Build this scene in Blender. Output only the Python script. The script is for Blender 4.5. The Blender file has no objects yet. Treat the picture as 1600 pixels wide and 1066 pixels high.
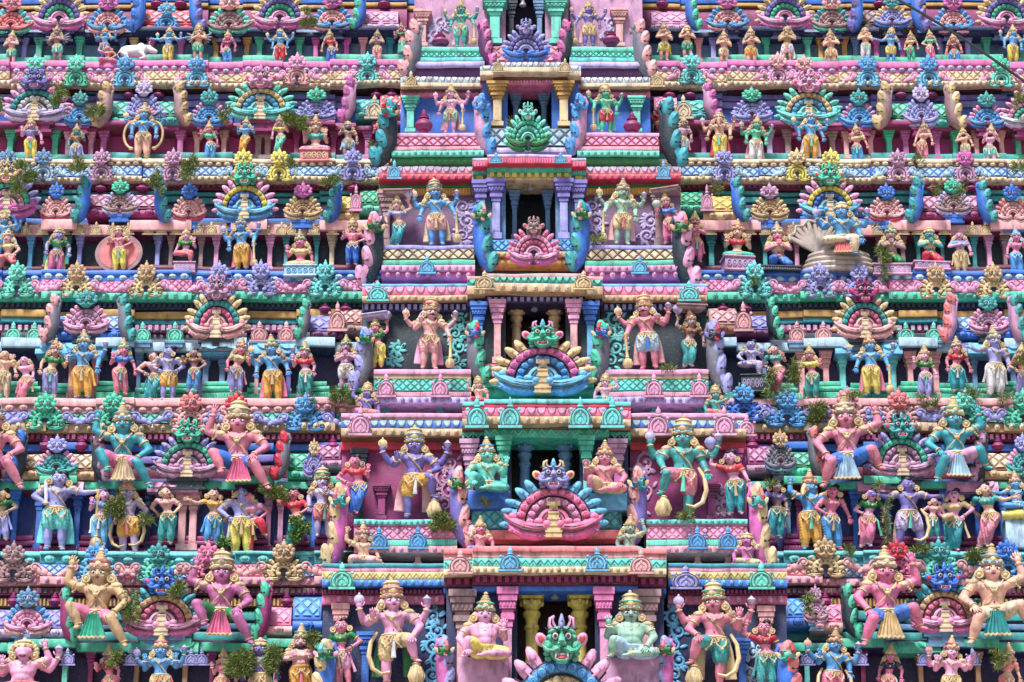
import bpy, math, random
from mathutils import Vector, Matrix, Quaternion, noise
random.seed(7)
R = math.radians
SC = bpy.context.scene
COL = SC.collection

# ---------------------------------------------------------------- camera
FPX = 4300.0                      # focal length in photo pixels (photo 1600 wide)
PITCH = R(20.0)
DIST = 43.0
CAMP = Vector((0.0, -DIST*math.cos(PITCH), 1.7))
FW = Vector((0, math.cos(PITCH), math.sin(PITCH)))
UP = Vector((0, -math.sin(PITCH), math.cos(PITCH)))
cd = bpy.data.cameras.new('camera')
cd.sensor_width = 36.0
cd.lens = FPX*36.0/1600.0
cd.clip_start = 0.5
cd.clip_end = 2000.0
cam = bpy.data.objects.new('camera', cd)
cam.location = CAMP
cam.rotation_euler = (R(90)+PITCH, 0, 0)
COL.objects.link(cam)
SC.camera = cam

# ---------------------------------------------------------------- light
SUN_EL, SUN_AZ = 58.0, 200.0      # high soft sun behind thin cloud, from the viewer's side
w = bpy.data.worlds.new('World'); SC.world = w; w.use_nodes = True
nt = w.node_tree
sky = nt.nodes.new('ShaderNodeTexSky'); sky.sky_type = 'NISHITA'; sky.sun_disc = False
sky.sun_elevation = R(SUN_EL); sky.sun_rotation = R(SUN_AZ)
sky.air_density = 1.0; sky.dust_density = 2.5; sky.ozone_density = 1.0
nt.links.new(sky.outputs[0], nt.nodes['Background'].inputs[0])
nt.nodes['Background'].inputs[1].default_value = 0.068
sd = bpy.data.lights.new('sun', 'SUN'); sd.energy = 3.6; sd.angle = R(12); sd.color = (1, .995, .985)
sun = bpy.data.objects.new('sun', sd); COL.objects.link(sun)
az = R(SUN_AZ)
sdir = Vector((math.sin(az)*math.cos(R(SUN_EL)), math.cos(az)*math.cos(R(SUN_EL)), math.sin(R(SUN_EL))))
sun.rotation_euler = sdir.to_track_quat('Z', 'Y').to_euler()
sun.location = (0, -20, 60)
vs = SC.view_settings
vs.view_transform = 'Standard'; vs.look = 'None'; vs.exposure = 1.0; vs.gamma = 1.0
vs.use_curve_mapping = False

# ---------------------------------------------------------------- pixel of the photo -> point on a facade plane
def P(px, py, Y):
    d = FW + Vector(((px-800)/FPX, 0, 0)) + UP*((533-py)/FPX)
    t = (Y-CAMP.y)/d.y
    return CAMP + d*t
def ppm(px, py, Y):               # metres per photo pixel, sideways
    return (P(px+1, py, Y)-P(px, py, Y)).x

# ---------------------------------------------------------------- paint
PAL = dict(
 pink=(247,170,212), rose=(242,128,172), salmon=(250,178,182), red=(226,56,82), crimson=(186,26,62), magenta=(216,108,186),
 mauve=(212,158,198), lilac=(166,166,234), violet=(128,116,200), purple=(98,30,100), blue=(60,124,226), sky=(112,194,242), navy=(14,30,88), teal=(52,166,184), aqua=(116,222,224), mint=(116,228,206),
 green=(80,206,172), forest=(14,126,62), yellow=(248,224,110), gold=(229,200,152), cream=(239,216,184), tan=(212,176,134), orange=(248,180,84), peach=(246,188,168), brown=(136,84,62), umber=(74,46,36), grey=(160,162,176), stone=(182,196,184), white=(240,238,244), black=(16,15,20), slate=(28,50,64),
 maroon=(116,26,62), flesh=(238,158,166), hotpink=(232,138,164), magskin=(206,112,172), azure=(88,168,236), steel=(108,152,196), ochre=(210,162,88), dusk=(48,42,92), royal=(28,58,140), jade=(66,172,174), taupe=(176,140,144), umbra=(40,28,32), ash=(124,124,142), plum=(158,46,116),
 celadon=(158,202,182), wallblue=(120,160,202), wallpink=(186,54,124), lavender=(206,188,236), powder=(184,218,246), coral=(248,138,142), serpent=(186,170,160), deepmauve=(128,88,130), demon=(92,192,158))
def lin(c):
    c /= 255.0
    return c/12.92 if c <= .04045 else ((c+.055)/1.055)**2.4
def make_group():
    g = bpy.data.node_groups.new('painted_plaster', 'ShaderNodeTree')
    g.interface.new_socket('Color', in_out='INPUT', socket_type='NodeSocketColor')
    g.interface.new_socket('Dark', in_out='INPUT', socket_type='NodeSocketColor')
    g.interface.new_socket('Shader', in_out='OUTPUT', socket_type='NodeSocketShader')
    N = g.nodes.new; L = g.links.new
    gi = N('NodeGroupInput'); go = N('NodeGroupOutput')
    geo = N('ShaderNodeNewGeometry')
    n1 = N('ShaderNodeTexNoise'); n1.inputs['Scale'].default_value = 7.0; n1.inputs['Detail'].default_value = 5.0
    L(geo.outputs['Position'], n1.inputs['Vector'])
    r1 = N('ShaderNodeMapRange'); r1.inputs[1].default_value = .35; r1.inputs[2].default_value = .68
    L(n1.outputs[0], r1.inputs[0])
    m1 = N('ShaderNodeMix'); m1.data_type = 'RGBA'
    L(r1.outputs[0], m1.inputs['Factor']); L(gi.outputs['Dark'], m1.inputs['A']); L(gi.outputs['Color'], m1.inputs['B'])
    # rain streaks and lichen: patches with a shape of their own, stretched downwards
    mp = N('ShaderNodeMapping'); mp.inputs['Scale'].default_value = (9, 9, 2.2)
    L(geo.outputs['Position'], mp.inputs['Vector'])
    n2 = N('ShaderNodeTexNoise'); n2.inputs['Scale'].default_value = 1.0; n2.inputs['Detail'].default_value = 7.0; n2.inputs['Roughness'].default_value = .68
    L(mp.outputs[0], n2.inputs['Vector'])
    r2 = N('ShaderNodeMapRange'); r2.inputs[1].default_value = .50; r2.inputs[2].default_value = .70; r2.inputs[4].default_value = .72
    L(n2.outputs[0], r2.inputs[0])
    m2 = N('ShaderNodeMix'); m2.data_type = 'RGBA'; m2.inputs['B'].default_value = (.05, .045, .06, 1)
    L(r2.outputs[0], m2.inputs['Factor']); L(m1.outputs['Result'], m2.inputs['A'])
    # chipped, bleached flecks
    n3 = N('ShaderNodeTexNoise'); n3.inputs['Scale'].default_value = 34.0; n3.inputs['Detail'].default_value = 4.0
    L(geo.outputs['Position'], n3.inputs['Vector'])
    r3 = N('ShaderNodeMapRange'); r3.inputs[1].default_value = .62; r3.inputs[2].default_value = .74; r3.inputs[4].default_value = .4
    L(n3.outputs[0], r3.inputs[0])
    m3 = N('ShaderNodeMix'); m3.data_type = 'RGBA'; fl = N('ShaderNodeMix'); fl.data_type = 'RGBA'; fl.inputs['Factor'].default_value = .35; fl.inputs['B'].default_value = (.8, .76, .74, 1); L(gi.outputs['Color'], fl.inputs['A']); L(fl.outputs['Result'], m3.inputs['B'])
    L(r3.outputs[0], m3.inputs['Factor']); L(m2.outputs['Result'], m3.inputs['A'])
    b = N('ShaderNodeBsdfPrincipled'); b.inputs['Roughness'].default_value = .58
    L(m3.outputs['Result'], b.inputs['Base Color'])
    n4 = N('ShaderNodeTexNoise'); n4.inputs['Scale'].default_value = 40.0; n4.inputs['Detail'].default_value = 3.0
    L(geo.outputs['Position'], n4.inputs['Vector'])
    bp = N('ShaderNodeBump'); bp.inputs['Strength'].default_value = .35; bp.inputs['Distance'].default_value = .012
    L(n4.outputs[0], bp.inputs['Height']); L(bp.outputs[0], b.inputs['Normal'])
    L(b.outputs[0], go.inputs[0])
    return g
GRP = make_group()
_mats = {}
def M(name):
    if name in _mats: return _mats[name]
    c = [lin(v) for v in PAL[name]]
    mx = max(c)
    c = [min(v*.80, .72) for v in c]
    m = bpy.data.materials.new('paint_'+name); m.use_nodes = True
    t = m.node_tree; t.nodes.remove(t.nodes['Principled BSDF'])
    gn = t.nodes.new('ShaderNodeGroup'); gn.node_tree = GRP
    gn.inputs['Color'].default_value = (*c, 1)
    d = [v*.68 for v in c]
    gn.inputs['Dark'].default_value = (*d, 1)
    t.links.new(gn.outputs[0], t.nodes['Material Output'].inputs[0])
    m.diffuse_color = (*c, 1)
    _mats[name] = m
    return m
def simple(name, col, rough=.6, metal=0.0, var=.5, scale=9.0):
    m = bpy.data.materials.new(name); m.use_nodes = True
    t = m.node_tree; b = t.nodes['Principled BSDF']; b.inputs['Roughness'].default_value = rough; b.inputs['Metallic'].default_value = metal
    g = t.nodes.new('ShaderNodeNewGeometry'); n = t.nodes.new('ShaderNodeTexNoise'); n.inputs['Scale'].default_value = scale; n.inputs['Detail'].default_value = 5
    t.links.new(g.outputs['Position'], n.inputs['Vector'])
    mx = t.nodes.new('ShaderNodeMix'); mx.data_type = 'RGBA'
    mx.inputs['A'].default_value = (*[v*(1-var) for v in col], 1); mx.inputs['B'].default_value = (*[min(1, v*(1+var)) for v in col], 1)
    t.links.new(n.outputs[0], mx.inputs['Factor']); t.links.new(mx.outputs['Result'], b.inputs['Base Color'])
    return m

# ---------------------------------------------------------------- mesh builder
class MB:
    def __init__(s): s.v = []; s.f = []; s.m = []
    def add(s, vs, fs, mi=0):
        o = len(s.v); s.v.extend(vs)
        for f in fs: s.f.append([i+o for i in f]); s.m.append(mi)
    def box(s, x0, x1, y0, y1, z0, z1, mi=0):
        s.add([(x0,y0,z0),(x1,y0,z0),(x1,y1,z0),(x0,y1,z0),(x0,y0,z1),(x1,y0,z1),(x1,y1,z1),(x0,y1,z1)],
              [(0,3,2,1),(4,5,6,7),(0,1,5,4),(1,2,6,5),(2,3,7,6),(3,0,4,7)], mi)
    def loft(s, rings, mi=0, caps=True):
        n = len(rings[0]); vs = [p for r in rings for p in r]; fs = []
        for i in range(len(rings)-1):
            for j in range(n):
                k = (j+1) % n
                fs.append((i*n+j, i*n+k, (i+1)*n+k, (i+1)*n+j))
        if caps:
            fs.append(tuple(range(n-1, -1, -1))); b = (len(rings)-1)*n
            fs.append(tuple(range(b, b+n)))
        s.add(vs, fs, mi)
    def ell(s, c, r, seg=10, rg=6, mi=0, rot=None):
        vs = []; c = Vector(c)
        def pt(a, b, d):
            v = Vector((r[0]*a, r[1]*b, r[2]*d))
            if rot is not None: v = rot @ v
            return tuple(c+v)
        vs.append(pt(0, 0, -1))
        for i in range(1, rg):
            t = math.pi*i/rg - math.pi/2
            for j in range(seg):
                a = 2*math.pi*j/seg
                vs.append(pt(math.cos(t)*math.cos(a), math.cos(t)*math.sin(a), math.sin(t)))
        vs.append(pt(0, 0, 1)); fs = []
        for j in range(seg):
            k = (j+1) % seg
            fs.append((0, 1+k, 1+j)); b = 1+(rg-2)*seg
            fs.append((b+j, b+k, len(vs)-1))
        for i in range(rg-2):
            for j in range(seg):
                k = (j+1) % seg
                fs.append((1+i*seg+j, 1+i*seg+k, 1+(i+1)*seg+k, 1+(i+1)*seg+j))
        s.add(vs, fs, mi)
    def tube(s, pts, rad, seg=8, mi=0, flat=(1, 1), ref=(0, 1, 0), closed=False):
        pts = [Vector(p) for p in pts]; n = len(pts)
        if not hasattr(rad, '__len__'): rad = [rad]*n
        rings = []
        for i, p in enumerate(pts):
            if closed: d = pts[(i+1) % n]-pts[i-1]
            else: d = pts[min(i+1, n-1)]-pts[max(i-1, 0)]
            d = d.normalized() if d.length > 1e-9 else Vector((0, 0, 1))
            rf = Vector(ref)
            if abs(d.dot(rf)) > .98: rf = Vector((1, 0, 0))
            a = d.cross(rf).normalized(); b = a.cross(d).normalized()
            rings.append([tuple(p + a*(math.cos(2*math.pi*j/seg)*rad[i]*flat[0]) + b*(math.sin(2*math.pi*j/seg)*rad[i]*flat[1])) for j in range(seg)])
        if closed:
            rings.append(rings[0]); s.loft(rings, mi, False)
        else: s.loft(rings, mi)
    def cap(s, p0, r0, p1, r1, seg=10, bulge=0.0, mi=0):
        p0 = Vector(p0); p1 = Vector(p1); d = p1-p0; L = d.length
        if L < 1e-6: s.ell(p0, (r0, r0, r0)); return
        d /= L; q = [(-r0, .02), (-r0*.72, .7*r0), (0, r0), (L*.5, (r0+r1)*.5*(1+bulge)), (L, r1), (L+r1*.72, .7*r1), (L+r1, .02*r1+.0004)]
        rf = Vector((0, 1, 0))
        if abs(d.dot(rf)) > .95: rf = Vector((1, 0, 0))
        a = d.cross(rf).normalized(); b = a.cross(d)
        rings = []
        for t, rr in q:
            if t == -r0: rr = r0*.05
            rings.append([tuple(p0+d*t+a*(math.cos(2*math.pi*j/seg)*rr)+b*(math.sin(2*math.pi*j/seg)*rr)) for j in range(seg)])
        s.loft(rings, mi)
    def lathe(s, prof, c=(0, 0, 0), seg=14, mi=0, sy=1.0):
        rings = [[(c[0]+r*math.cos(2*math.pi*j/seg), c[1]+sy*r*math.sin(2*math.pi*j/seg), c[2]+z) for j in range(seg)] for r, z in prof]
        s.loft(rings, mi)
    def torus(s, c, rx, ry, r, n=16, seg=6, mi=0, axis='z', rz=None):
        pts = []
        for j in range(n):
            a = 2*math.pi*j/n
            if axis == 'z': pts.append((c[0]+rx*math.cos(a), c[1]+ry*math.sin(a), c[2]))
            else: pts.append((c[0]+rx*math.cos(a), c[1], c[2]+ry*math.sin(a)))
        s.tube(pts, r, seg, mi, ref=(0, 0, 1) if axis == 'z' else (0, 1, 0), closed=True)
    def ring(s, c, d, rad, r, n=10, seg=5, mi=0):     # ring round an axis d
        d = Vector(d).normalized(); c = Vector(c); rf = Vector((0, 1, 0)) if abs(d.y) < .9 else Vector((1, 0, 0))
        a = d.cross(rf).normalized(); b = a.cross(d)
        s.tube([c+a*(math.cos(2*math.pi*j/n)*rad)+b*(math.sin(2*math.pi*j/n)*rad) for j in range(n)], r, seg, mi, ref=tuple(d), closed=True)
    def prism(s, poly, y0, y1, mi=0, inset=0.0):      # polygon in x,z, thick in y; front face at y0 slightly inset = bevel
        n = len(poly); cx = sum(p[0] for p in poly)/n; cz = sum(p[1] for p in poly)/n
        f = [((p[0]-cx)*(1-inset)+cx, y0, (p[1]-cz)*(1-inset)+cz) for p in poly]
        m = [(p[0], y0+(y1-y0)*.3, p[1]) for p in poly]; b = [(p[0], y1, p[1]) for p in poly]
        s.loft([f, m, b], mi)
    def xform(s, mat, start=0):
        for i in range(start, len(s.v)): s.v[i] = tuple(mat @ Vector(s.v[i]))
    def mesh(s, name, nm=1, smooth=True):
        me = bpy.data.meshes.new(name); me.from_pydata(s.v, [], s.f); me.update()
        me.polygons.foreach_set('material_index', s.m)
        if smooth: me.polygons.foreach_set('use_smooth', [True]*len(s.f))
        for _ in range(nm): me.materials.append(None)
        if smooth:
            try: me.set_sharp_from_angle(angle=R(38))
            except Exception: pass
        return me
def mk(name, mesh, mats, parent=None, loc=(0, 0, 0), scale=(1, 1, 1), rot=(0, 0, 0)):
    o = bpy.data.objects.new(name, mesh); COL.objects.link(o)
    for i, m in enumerate(mats):
        if i < len(o.material_slots):
            o.material_slots[i].link = 'OBJECT'; o.material_slots[i].material = M(m) if isinstance(m, str) else m
    if parent: o.parent = parent
    o.location = loc; o.scale = scale; o.rotation_euler = rot
    return o
def empty(name, loc, label=None, cat=None, group=None, rot=(0, 0, 0)):
    o = bpy.data.objects.new(name, None); COL.objects.link(o); o.location = loc; o.rotation_euler = rot
    o.empty_display_size = .2
    if label: o['label'] = label
    if cat: o['category'] = cat
    if group: o['group'] = group
    return o
def wob(x, y, z, a=.012):
    return a*noise.noise(Vector((x*1.9, y*2.3+7, z*2.1))) + a*.6*noise.noise(Vector((x*6.1, y*5, z*5.7)))

# ---------------------------------------------------------------- depths of the tiers (A top row ... F bottom row)
YT = dict(A=2.50, B=2.10, C=1.65, D=1.15, E=0.60, F=0.0)
ROWS = 'ABCDEF'
YB = {r: YT[r]-.72 for r in ROWS}       # wall plane of the side panels of the projecting centre bay
YC = {r: YB[r]-.28 for r in ROWS}       # wall plane of its middle, with the doorway

# ---------------------------------------------------------------- tower
TOWER = empty('temple_tower', (0, 2.5, 0), 'tall tiered temple gateway tower in bright painted plaster, stepping back row by row', 'temple tower')
TINV = Matrix.Translation((0, -2.5, 0))
def tpart(name, mb, mats, parent=None, nm=None, smooth=True):
    if parent is None:
        mb.xform(TINV); o = mk(name, mb.mesh(name, nm or len(mats), smooth), mats, TOWER)
    else:
        mb.xform(TINV); o = mk(name, mb.mesh(name, nm or len(mats), smooth), mats, parent)
    return o

def strip(mb, x0, x1, z0, z1, Yf, Yb, prof='flat', bev=.012, mi=0, amp=.014):
    h = z1-z0; b = min(bev, h*.25)
    if prof == 'flat': pr = [(Yb, z1), (Yf+b*1.5, z1), (Yf+b*.4, z1-b*.4), (Yf, z1-b*1.4), (Yf, z0+b*1.4), (Yf+b*.4, z0+b*.4), (Yf+b*1.5, z0), (Yb, z0)]
    elif prof == 'roll':
        pr = [(Yb, z1)]
        for i in range(9):
            t = math.pi/2-math.pi*i/8
            pr.append((Yf+h*.42-h*.42*math.cos(t), (z0+z1)/2+h/2*math.sin(t)))
        pr.append((Yb, z0))
    elif prof == 'hood':        # convex roof: vertical at the eave, bending back to the top
        pr = [(Yb, z1)]
        for i in range(9):
            t = math.pi/2*(1-i/8.0)
            pr.append((Yf+h*.62*(1-math.cos(t)), z0+h*math.sin(t)))
        pr.append((Yb, z0))
    elif prof == 'cove':        # underside running back
        pr = [(Yb, z1), (Yf, z1), (Yf+.05, z1-h*.35), (Yf+.16, z1-h*.75), (Yf+.26, z0), (Yb, z0)]
    n = max(1, int((x1-x0)/.22)); rings = []
    for i in range(n+1):
        x = x0+(x1-x0)*i/n
        rings.append([(x, y+(wob(x, y, z, amp) if y < Yb else 0), z+(wob(x+31, y, z+9, amp) if y < Yb else 0)) for y, z in pr])
    mb.loft([list(reversed(r)) for r in rings], mi)

DIA = {}
def deco(mb, kind, x0, x1, z0, z1, Yf, mi=0, curve=None):
    h = z1-z0
    def pt(x, v, d):
        if curve: y, z = curve(v)
        else: y, z = Yf, z0+h*v
        return (x, y-d+wob(x, y, z, .014), z+wob(x+31, y, z+9, .014))
    if kind == 'lattice':
        rows = 1.0 if h < .17 else 1.5
        dv = 1.0/rows; wd = min(.17, h*dv*.95); n = max(2, int((x1-x0)/wd)); wd = (x1-x0)/n
        k = .40; g = .045
        for j in range(int(rows*2)+1):
            vc = j*dv/2
            for i in range(n+1):
                xc = x0+(i+(.5 if j % 2 else 0))*wd
                o = []; q = []
                for a, b in ((0, -1), (1, 0), (0, 1), (-1, 0)):
                    x = min(max(xc+a*wd*(.5-g*1.3), x0), x1); v = min(max(vc+b*dv*(.5-g*1.3), .03), .97)
                    o.append(pt(x, v, -.004))
                    x = min(max(xc+a*wd*.30, x0), x1); v = min(max(vc+b*dv*.30, .03), .97)
                    q.append(pt(x, v, .017))
                if abs(o[1][0]-o[3][0]) < wd*.2: continue
                mb.add(o+q, [(0,1,5,4),(1,2,6,5),(2,3,7,6),(3,0,4,7),(4,5,6,7)], mi)
    elif kind in ('disc', 'oval'):
        wd = h*(1.25 if kind == 'disc' else 1.6); n = max(1, int((x1-x0)/wd)); wd = (x1-x0)/n
        for i in range(n):
            c = pt(x0+(i+.5)*wd, .5, 0); rx = h*.40 if kind == 'disc' else h*.70; rr = random.uniform(.9, 1.08)
            mb.ell(c, (rx*rr, h*.42, h*.50*rr), 8, 4, mi)
            mb.ell((c[0], c[1]-h*.36, c[2]), (rx*.5, h*.14, h*.2), 6, 4, mi)
    elif kind == 'scallop':
        wd = h*1.25; n = max(1, int((x1-x0)/wd)); wd = (x1-x0)/n
        for i in range(n):
            xc = x0+(i+.5)*wd; o = []
            for k in range(9):
                a = math.pi*k/8
                o.append((xc-wd*.46*math.cos(a), 1-.86*math.sin(a)))
            o = [pt(x, max(v, .08), .0) for x, v in o]; q = [((p[0]-xc)*.8+xc, p[1]-.026, (p[2]-z1)*.82+z1) for p in o]
            m = len(o); fs = [(i2, i2+1, m+i2+1, m+i2) for i2 in range(m-1)]+[tuple(range(m, 2*m)), (m-1, 0, m, 2*m-1)]
            mb.add(o+q, fs, mi)
    elif kind == 'dentil':
        wd = h*.9; n = max(1, int((x1-x0)/wd)); wd = (x1-x0)/n
        for i in range(n):
            xc = x0+(i+.5)*wd; mb.box(xc-wd*.28, xc+wd*.28, Yf-.05, Yf+.02, z0+h*.15, z1-h*.06, mi)
    elif kind == 'flute':
        wd = max(.03, h*.42); n = max(1, int((x1-x0)/wd)); wd = (x1-x0)/n
        for i in range(n):
            xc = x0+(i+.5)*wd; mb.tube([pt(xc, .1, 0), pt(xc, .9, 0)], wd*.34, 6, mi)
    elif kind == 'zigzag':
        wd = h*.95; n = max(1, int((x1-x0)/wd)); wd = (x1-x0)/n
        pts = [pt(x0+i*wd/2, .2 if i % 2 else .8, .0) for i in range(2*n+1)]
        mb.tube(pts, h*.13, 5, mi)
        for i in range(n): mb.ell(pt(x0+i*wd, .25, 0), (h*.14, h*.1, h*.14), 6, 4, mi)
def band(name, segs, y0, y1, Yf, col, dec=None, dcol=None, back=None, prof='flat', split=False):
    """segs: (pixel x0, pixel x1, extra projection).  y0/y1 photo rows of top and bottom.  The moulded pattern is the band's second material."""
    if split or (len(segs) == 2 and segs[1][0] > segs[0][1]+2):
        for sg in segs: band(name, [sg], y0, y1, Yf, col, dec, dcol, back, prof)
        return None
    mb = MB(); bk = back if back is not None else Yf+.8
    z1 = P(800, y0, Yf).z; z0 = P(800, y1, Yf).z; h = z1-z0
    for sg in segs:
        x0, x1, off = sg[:3]; sh = sg[3]*.0098 if len(sg) > 3 else 0.0
        X0 = P(x0, (y0+y1)/2, Yf).x; X1 = P(x1, (y0+y1)/2, Yf).x
        a0, a1 = z0+sh, z1+sh
        strip(mb, X0, X1, a0, a1, Yf-off, bk, prof)
        if dec:
            if prof == 'hood':
                cv = lambda v, off=off, a0=a0: (Yf-off+h*.62*(1-math.cos(math.asin(min(.97, .12+.8*v)))), a0+h*(.12+.8*v))
                deco(mb, dec, X0+.03, X1-.03, a0, a1, Yf-off, 1, cv)
            else:
                deco(mb, dec, X0+.02, X1-.02, a0+h*.06, a1-h*.06, Yf-off, 1)
    return tpart(name, mb, [col, dcol or col] if dec else [col])

def column(name, x, y0, y1, wpx, Y, col, capcol=None, kind='square'):
    b = P(x, y1, Y); t = P(x, y0, Y); s = ppm(x, y1, Y); w = wpx*s/2; h = t.z-b.z
    mb = MB(); c = MB(); X, Z = b.x, b.z
    if kind == 'round':
        mb.lathe([(w*.9, 0), (w*.9, h*.05), (w*.6, h*.07), (w*.62, h*.3), (w*.56, h*.62), (w*.7, h*.63), (w*.7, h*.66), (w*.55, h*.67), (w*.6, h*.72), (w*.8, h*.75), (w*.85, h*.78), (w*.6, h*.81)], (X, Y, Z), 16)
        c.lathe([(w*.6, h*.81), (w*.95, h*.85), (w*1.0, h*.88), (w*.7, h*.9), (w*.7, h*.92)], (X, Y, Z), 16)
        c.box(X-w*1.15, X+w*1.15, Y-w*1.1, Y+w*1.1, Z+h*.92, Z+h*1.0); c.box(X-w*.95, X+w*.95, Y-w*.95, Y+w*.95, Z+h*.9, Z+h*.92)
        for k in range(8):
            a = k*math.pi/4
            c.ell((X+w*math.cos(a)*.95, Y+w*math.sin(a)*.95, Z+h*.87), (w*.22, w*.22, h*.03), 6, 4)
    else:
        mb.box(X-w*.5, X+w*.5, Y-w*.5, Y+w*1.4, Z+h*.1, Z+h*.64)
        mb.box(X-w*.36, X+w*.36, Y-w*.56, Y+w*.5, Z+h*.14, Z+h*.58)
        mb.box(X-w*.75, X+w*.75, Y-w*.75, Y+w*1.4, Z, Z+h*.1)
        for i, (ww, z0, z1) in enumerate(((.62, .64, .70), (.82, .705, .76), (.7, .76, .80), (.98, .805, .87), (1.15, .875, .93), (1.3, .935, 1.0))):
            c.box(X-w*ww, X+w*ww, Y-w*ww, Y+w*1.4, Z+h*z0, Z+h*z1)
        for k in range(5):
            c.ell((X+w*(k-2)*.42, Y-w*1.0, Z+h*.838), (w*.17, w*.1, h*.025), 6, 4)
    o = tpart(name, mb, [col], smooth=(kind == 'round'))
    tpart('capital', c, [capcol or col], o, smooth=(kind == 'round'))
    return o
# ---------------------------------------------------------------- statues
ARM = dict(
 d=((.165, .005, .565), (.172, -.03, .45), (.0, -.15, -1)),
 a=((.172, .01, .56), (.168, -.075, .65), (.05, -.15, 1)),
 n=((.158, -.03, .572), (.022, -.115, .61), (-.25, -.25, 1)),
 h=((.215, .01, .578), (.115, -.05, .487), (-.8, -.1, -.6)),
 u=((.215, 0, .725), (.19, -.015, .845), (-.1, 0, 1)),
 o=((.215, -.01, .63), (.325, -.035, .665), (1, 0, .15)),
 f=((.17, -.02, .565), (.14, -.12, .6), (-.1, -.5, .8)),
 c=((.17, -.045, .575), (-.035, -.105, .6), (-1, -.05, .1)),
 x=((.195, -.02, .555), (.135, -.11, .455), (-.2, -.6, -.5)),
 b=((.175, .06, .57), (.12, .07, .5), (-.6, .2, -.6)),
 p=((.185, -.005, .57), (.215, -.05, .465), (.1, -.3, -1)),
 r=((.215, .03, .61), (.262, -.01, .715), (.05, -.1, 1)))
LEG = dict(   # viewer's left knee, ankle, toe dir ; right ...
 s=((-.060, -.012, .235), (-.062, .0, .035), (-.35, -1, -.1), (.060, -.012, .235), (.062, .0, .035), (.35, -1, -.1), 0.0),
 w=((-.085, -.02, .235), (-.12, .0, .035), (-.5, -1, -.1), (.085, -.02, .235), (.12, .0, .035), (.5, -1, -.1), 0.0),
 R=((-.055, -.01, .23), (-.045, .0, .035), (-.3, -1, -.1), (.125, -.13, .41), (.165, -.075, .235), (.6, -.8, -.1), 0.0),
 L=((-.125, -.13, .41), (-.165, -.075, .235), (-.6, -.8, -.1), (.045, -.01, .23), (.035, .0, .035), (.3, -1, -.1), 0.0),
 d=((-.055, -.03, .235), (-.105, .01, .035), (-.6, -.8, -.1), (.015, -.07, .235), (-.02, -.02, .05), (.5, -1, -.2), 0.0),
 c=((-.175, -.075, .40), (.03, -.125, .385), (1, -.1, 0), (.175, -.075, .40), (-.035, -.135, .39), (-1, -.1, 0), .355),
 e=((-.165, -.085, .405), (.02, -.125, .39), (1, -.2, 0), (.105, -.135, .40), (.10, -.12, .215), (.3, -1, -.15), .18),
 E=((-.13, -.13, .52), (-.15, -.10, .375), (-.5, -.8, 0), (.175, -.075, .40), (-.01, -.135, .385), (-1, -.1, 0), .355),
 k=((-.07, -.13, .40), (-.085, -.03, .275), (-.2, -1, -.1), (.12, -.11, .31), (.14, .03, .275), (.8, .1, 0), .255),
 g=((-.165, -.10, .50), (-.10, -.10, .335), (-.2, -1, -.2), (.125, -.14, .385), (.215, -.10, .185), (.45, -.9, -.35), .145),
 G=((-.115, -.15, .375), (-.165, -.11, .19), (-.4, -.9, -.3), (.165, -.10, .485), (.215, -.06, .34), (.7, -.7, -.3), .145),
 m=((-.155, -.09, .44), (-.17, -.05, .325), (-.5, -1, -.2), (.155, -.09, .40), (.24, -.06, .335), (1, -.4, -.1), .29))
def mir(t): return (-t[0], t[1], t[2])
def hand(mb, wr, fd, s=1.0, side=1, mi=0):
    wr = Vector(wr); fd = Vector(fd).normalized(); n = Vector((0, -1, 0))
    if abs(fd.dot(n)) > .9: n = Vector((0, 0, -1))
    lat = fd.cross(n).normalized()*side; n = lat.cross(fd)*side
    rot = Matrix((lat, n, fd)).transposed()
    mb.ell(wr+fd*.026*s, (.021*s, .010*s, .027*s), 8, 5, mi, rot)
    for i, (L, sp) in enumerate(((.025, -.32), (.031, -.1), (.03, .1), (.022, .3))):
        b = wr+fd*.045*s+lat*(i-1.5)*.0105*s; d = (fd+lat*sp*.6+n*(-.12)).normalized()
        m = b+d*L*.6*s; d2 = (d-n*.35).normalized()
        mb.tube([b-d*.008*s, m, m+d2*L*.62*s], [.0062*s, .0056*s, .0036*s], 5, mi)
    b = wr+fd*.02*s-lat*.018*s; d = (fd*.75-lat*.75).normalized()
    mb.tube([b, b+d*.018*s, b+(d+fd*.5)*.026*s], [.0075*s, .0062*s, .004*s], 5, mi)

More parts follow.
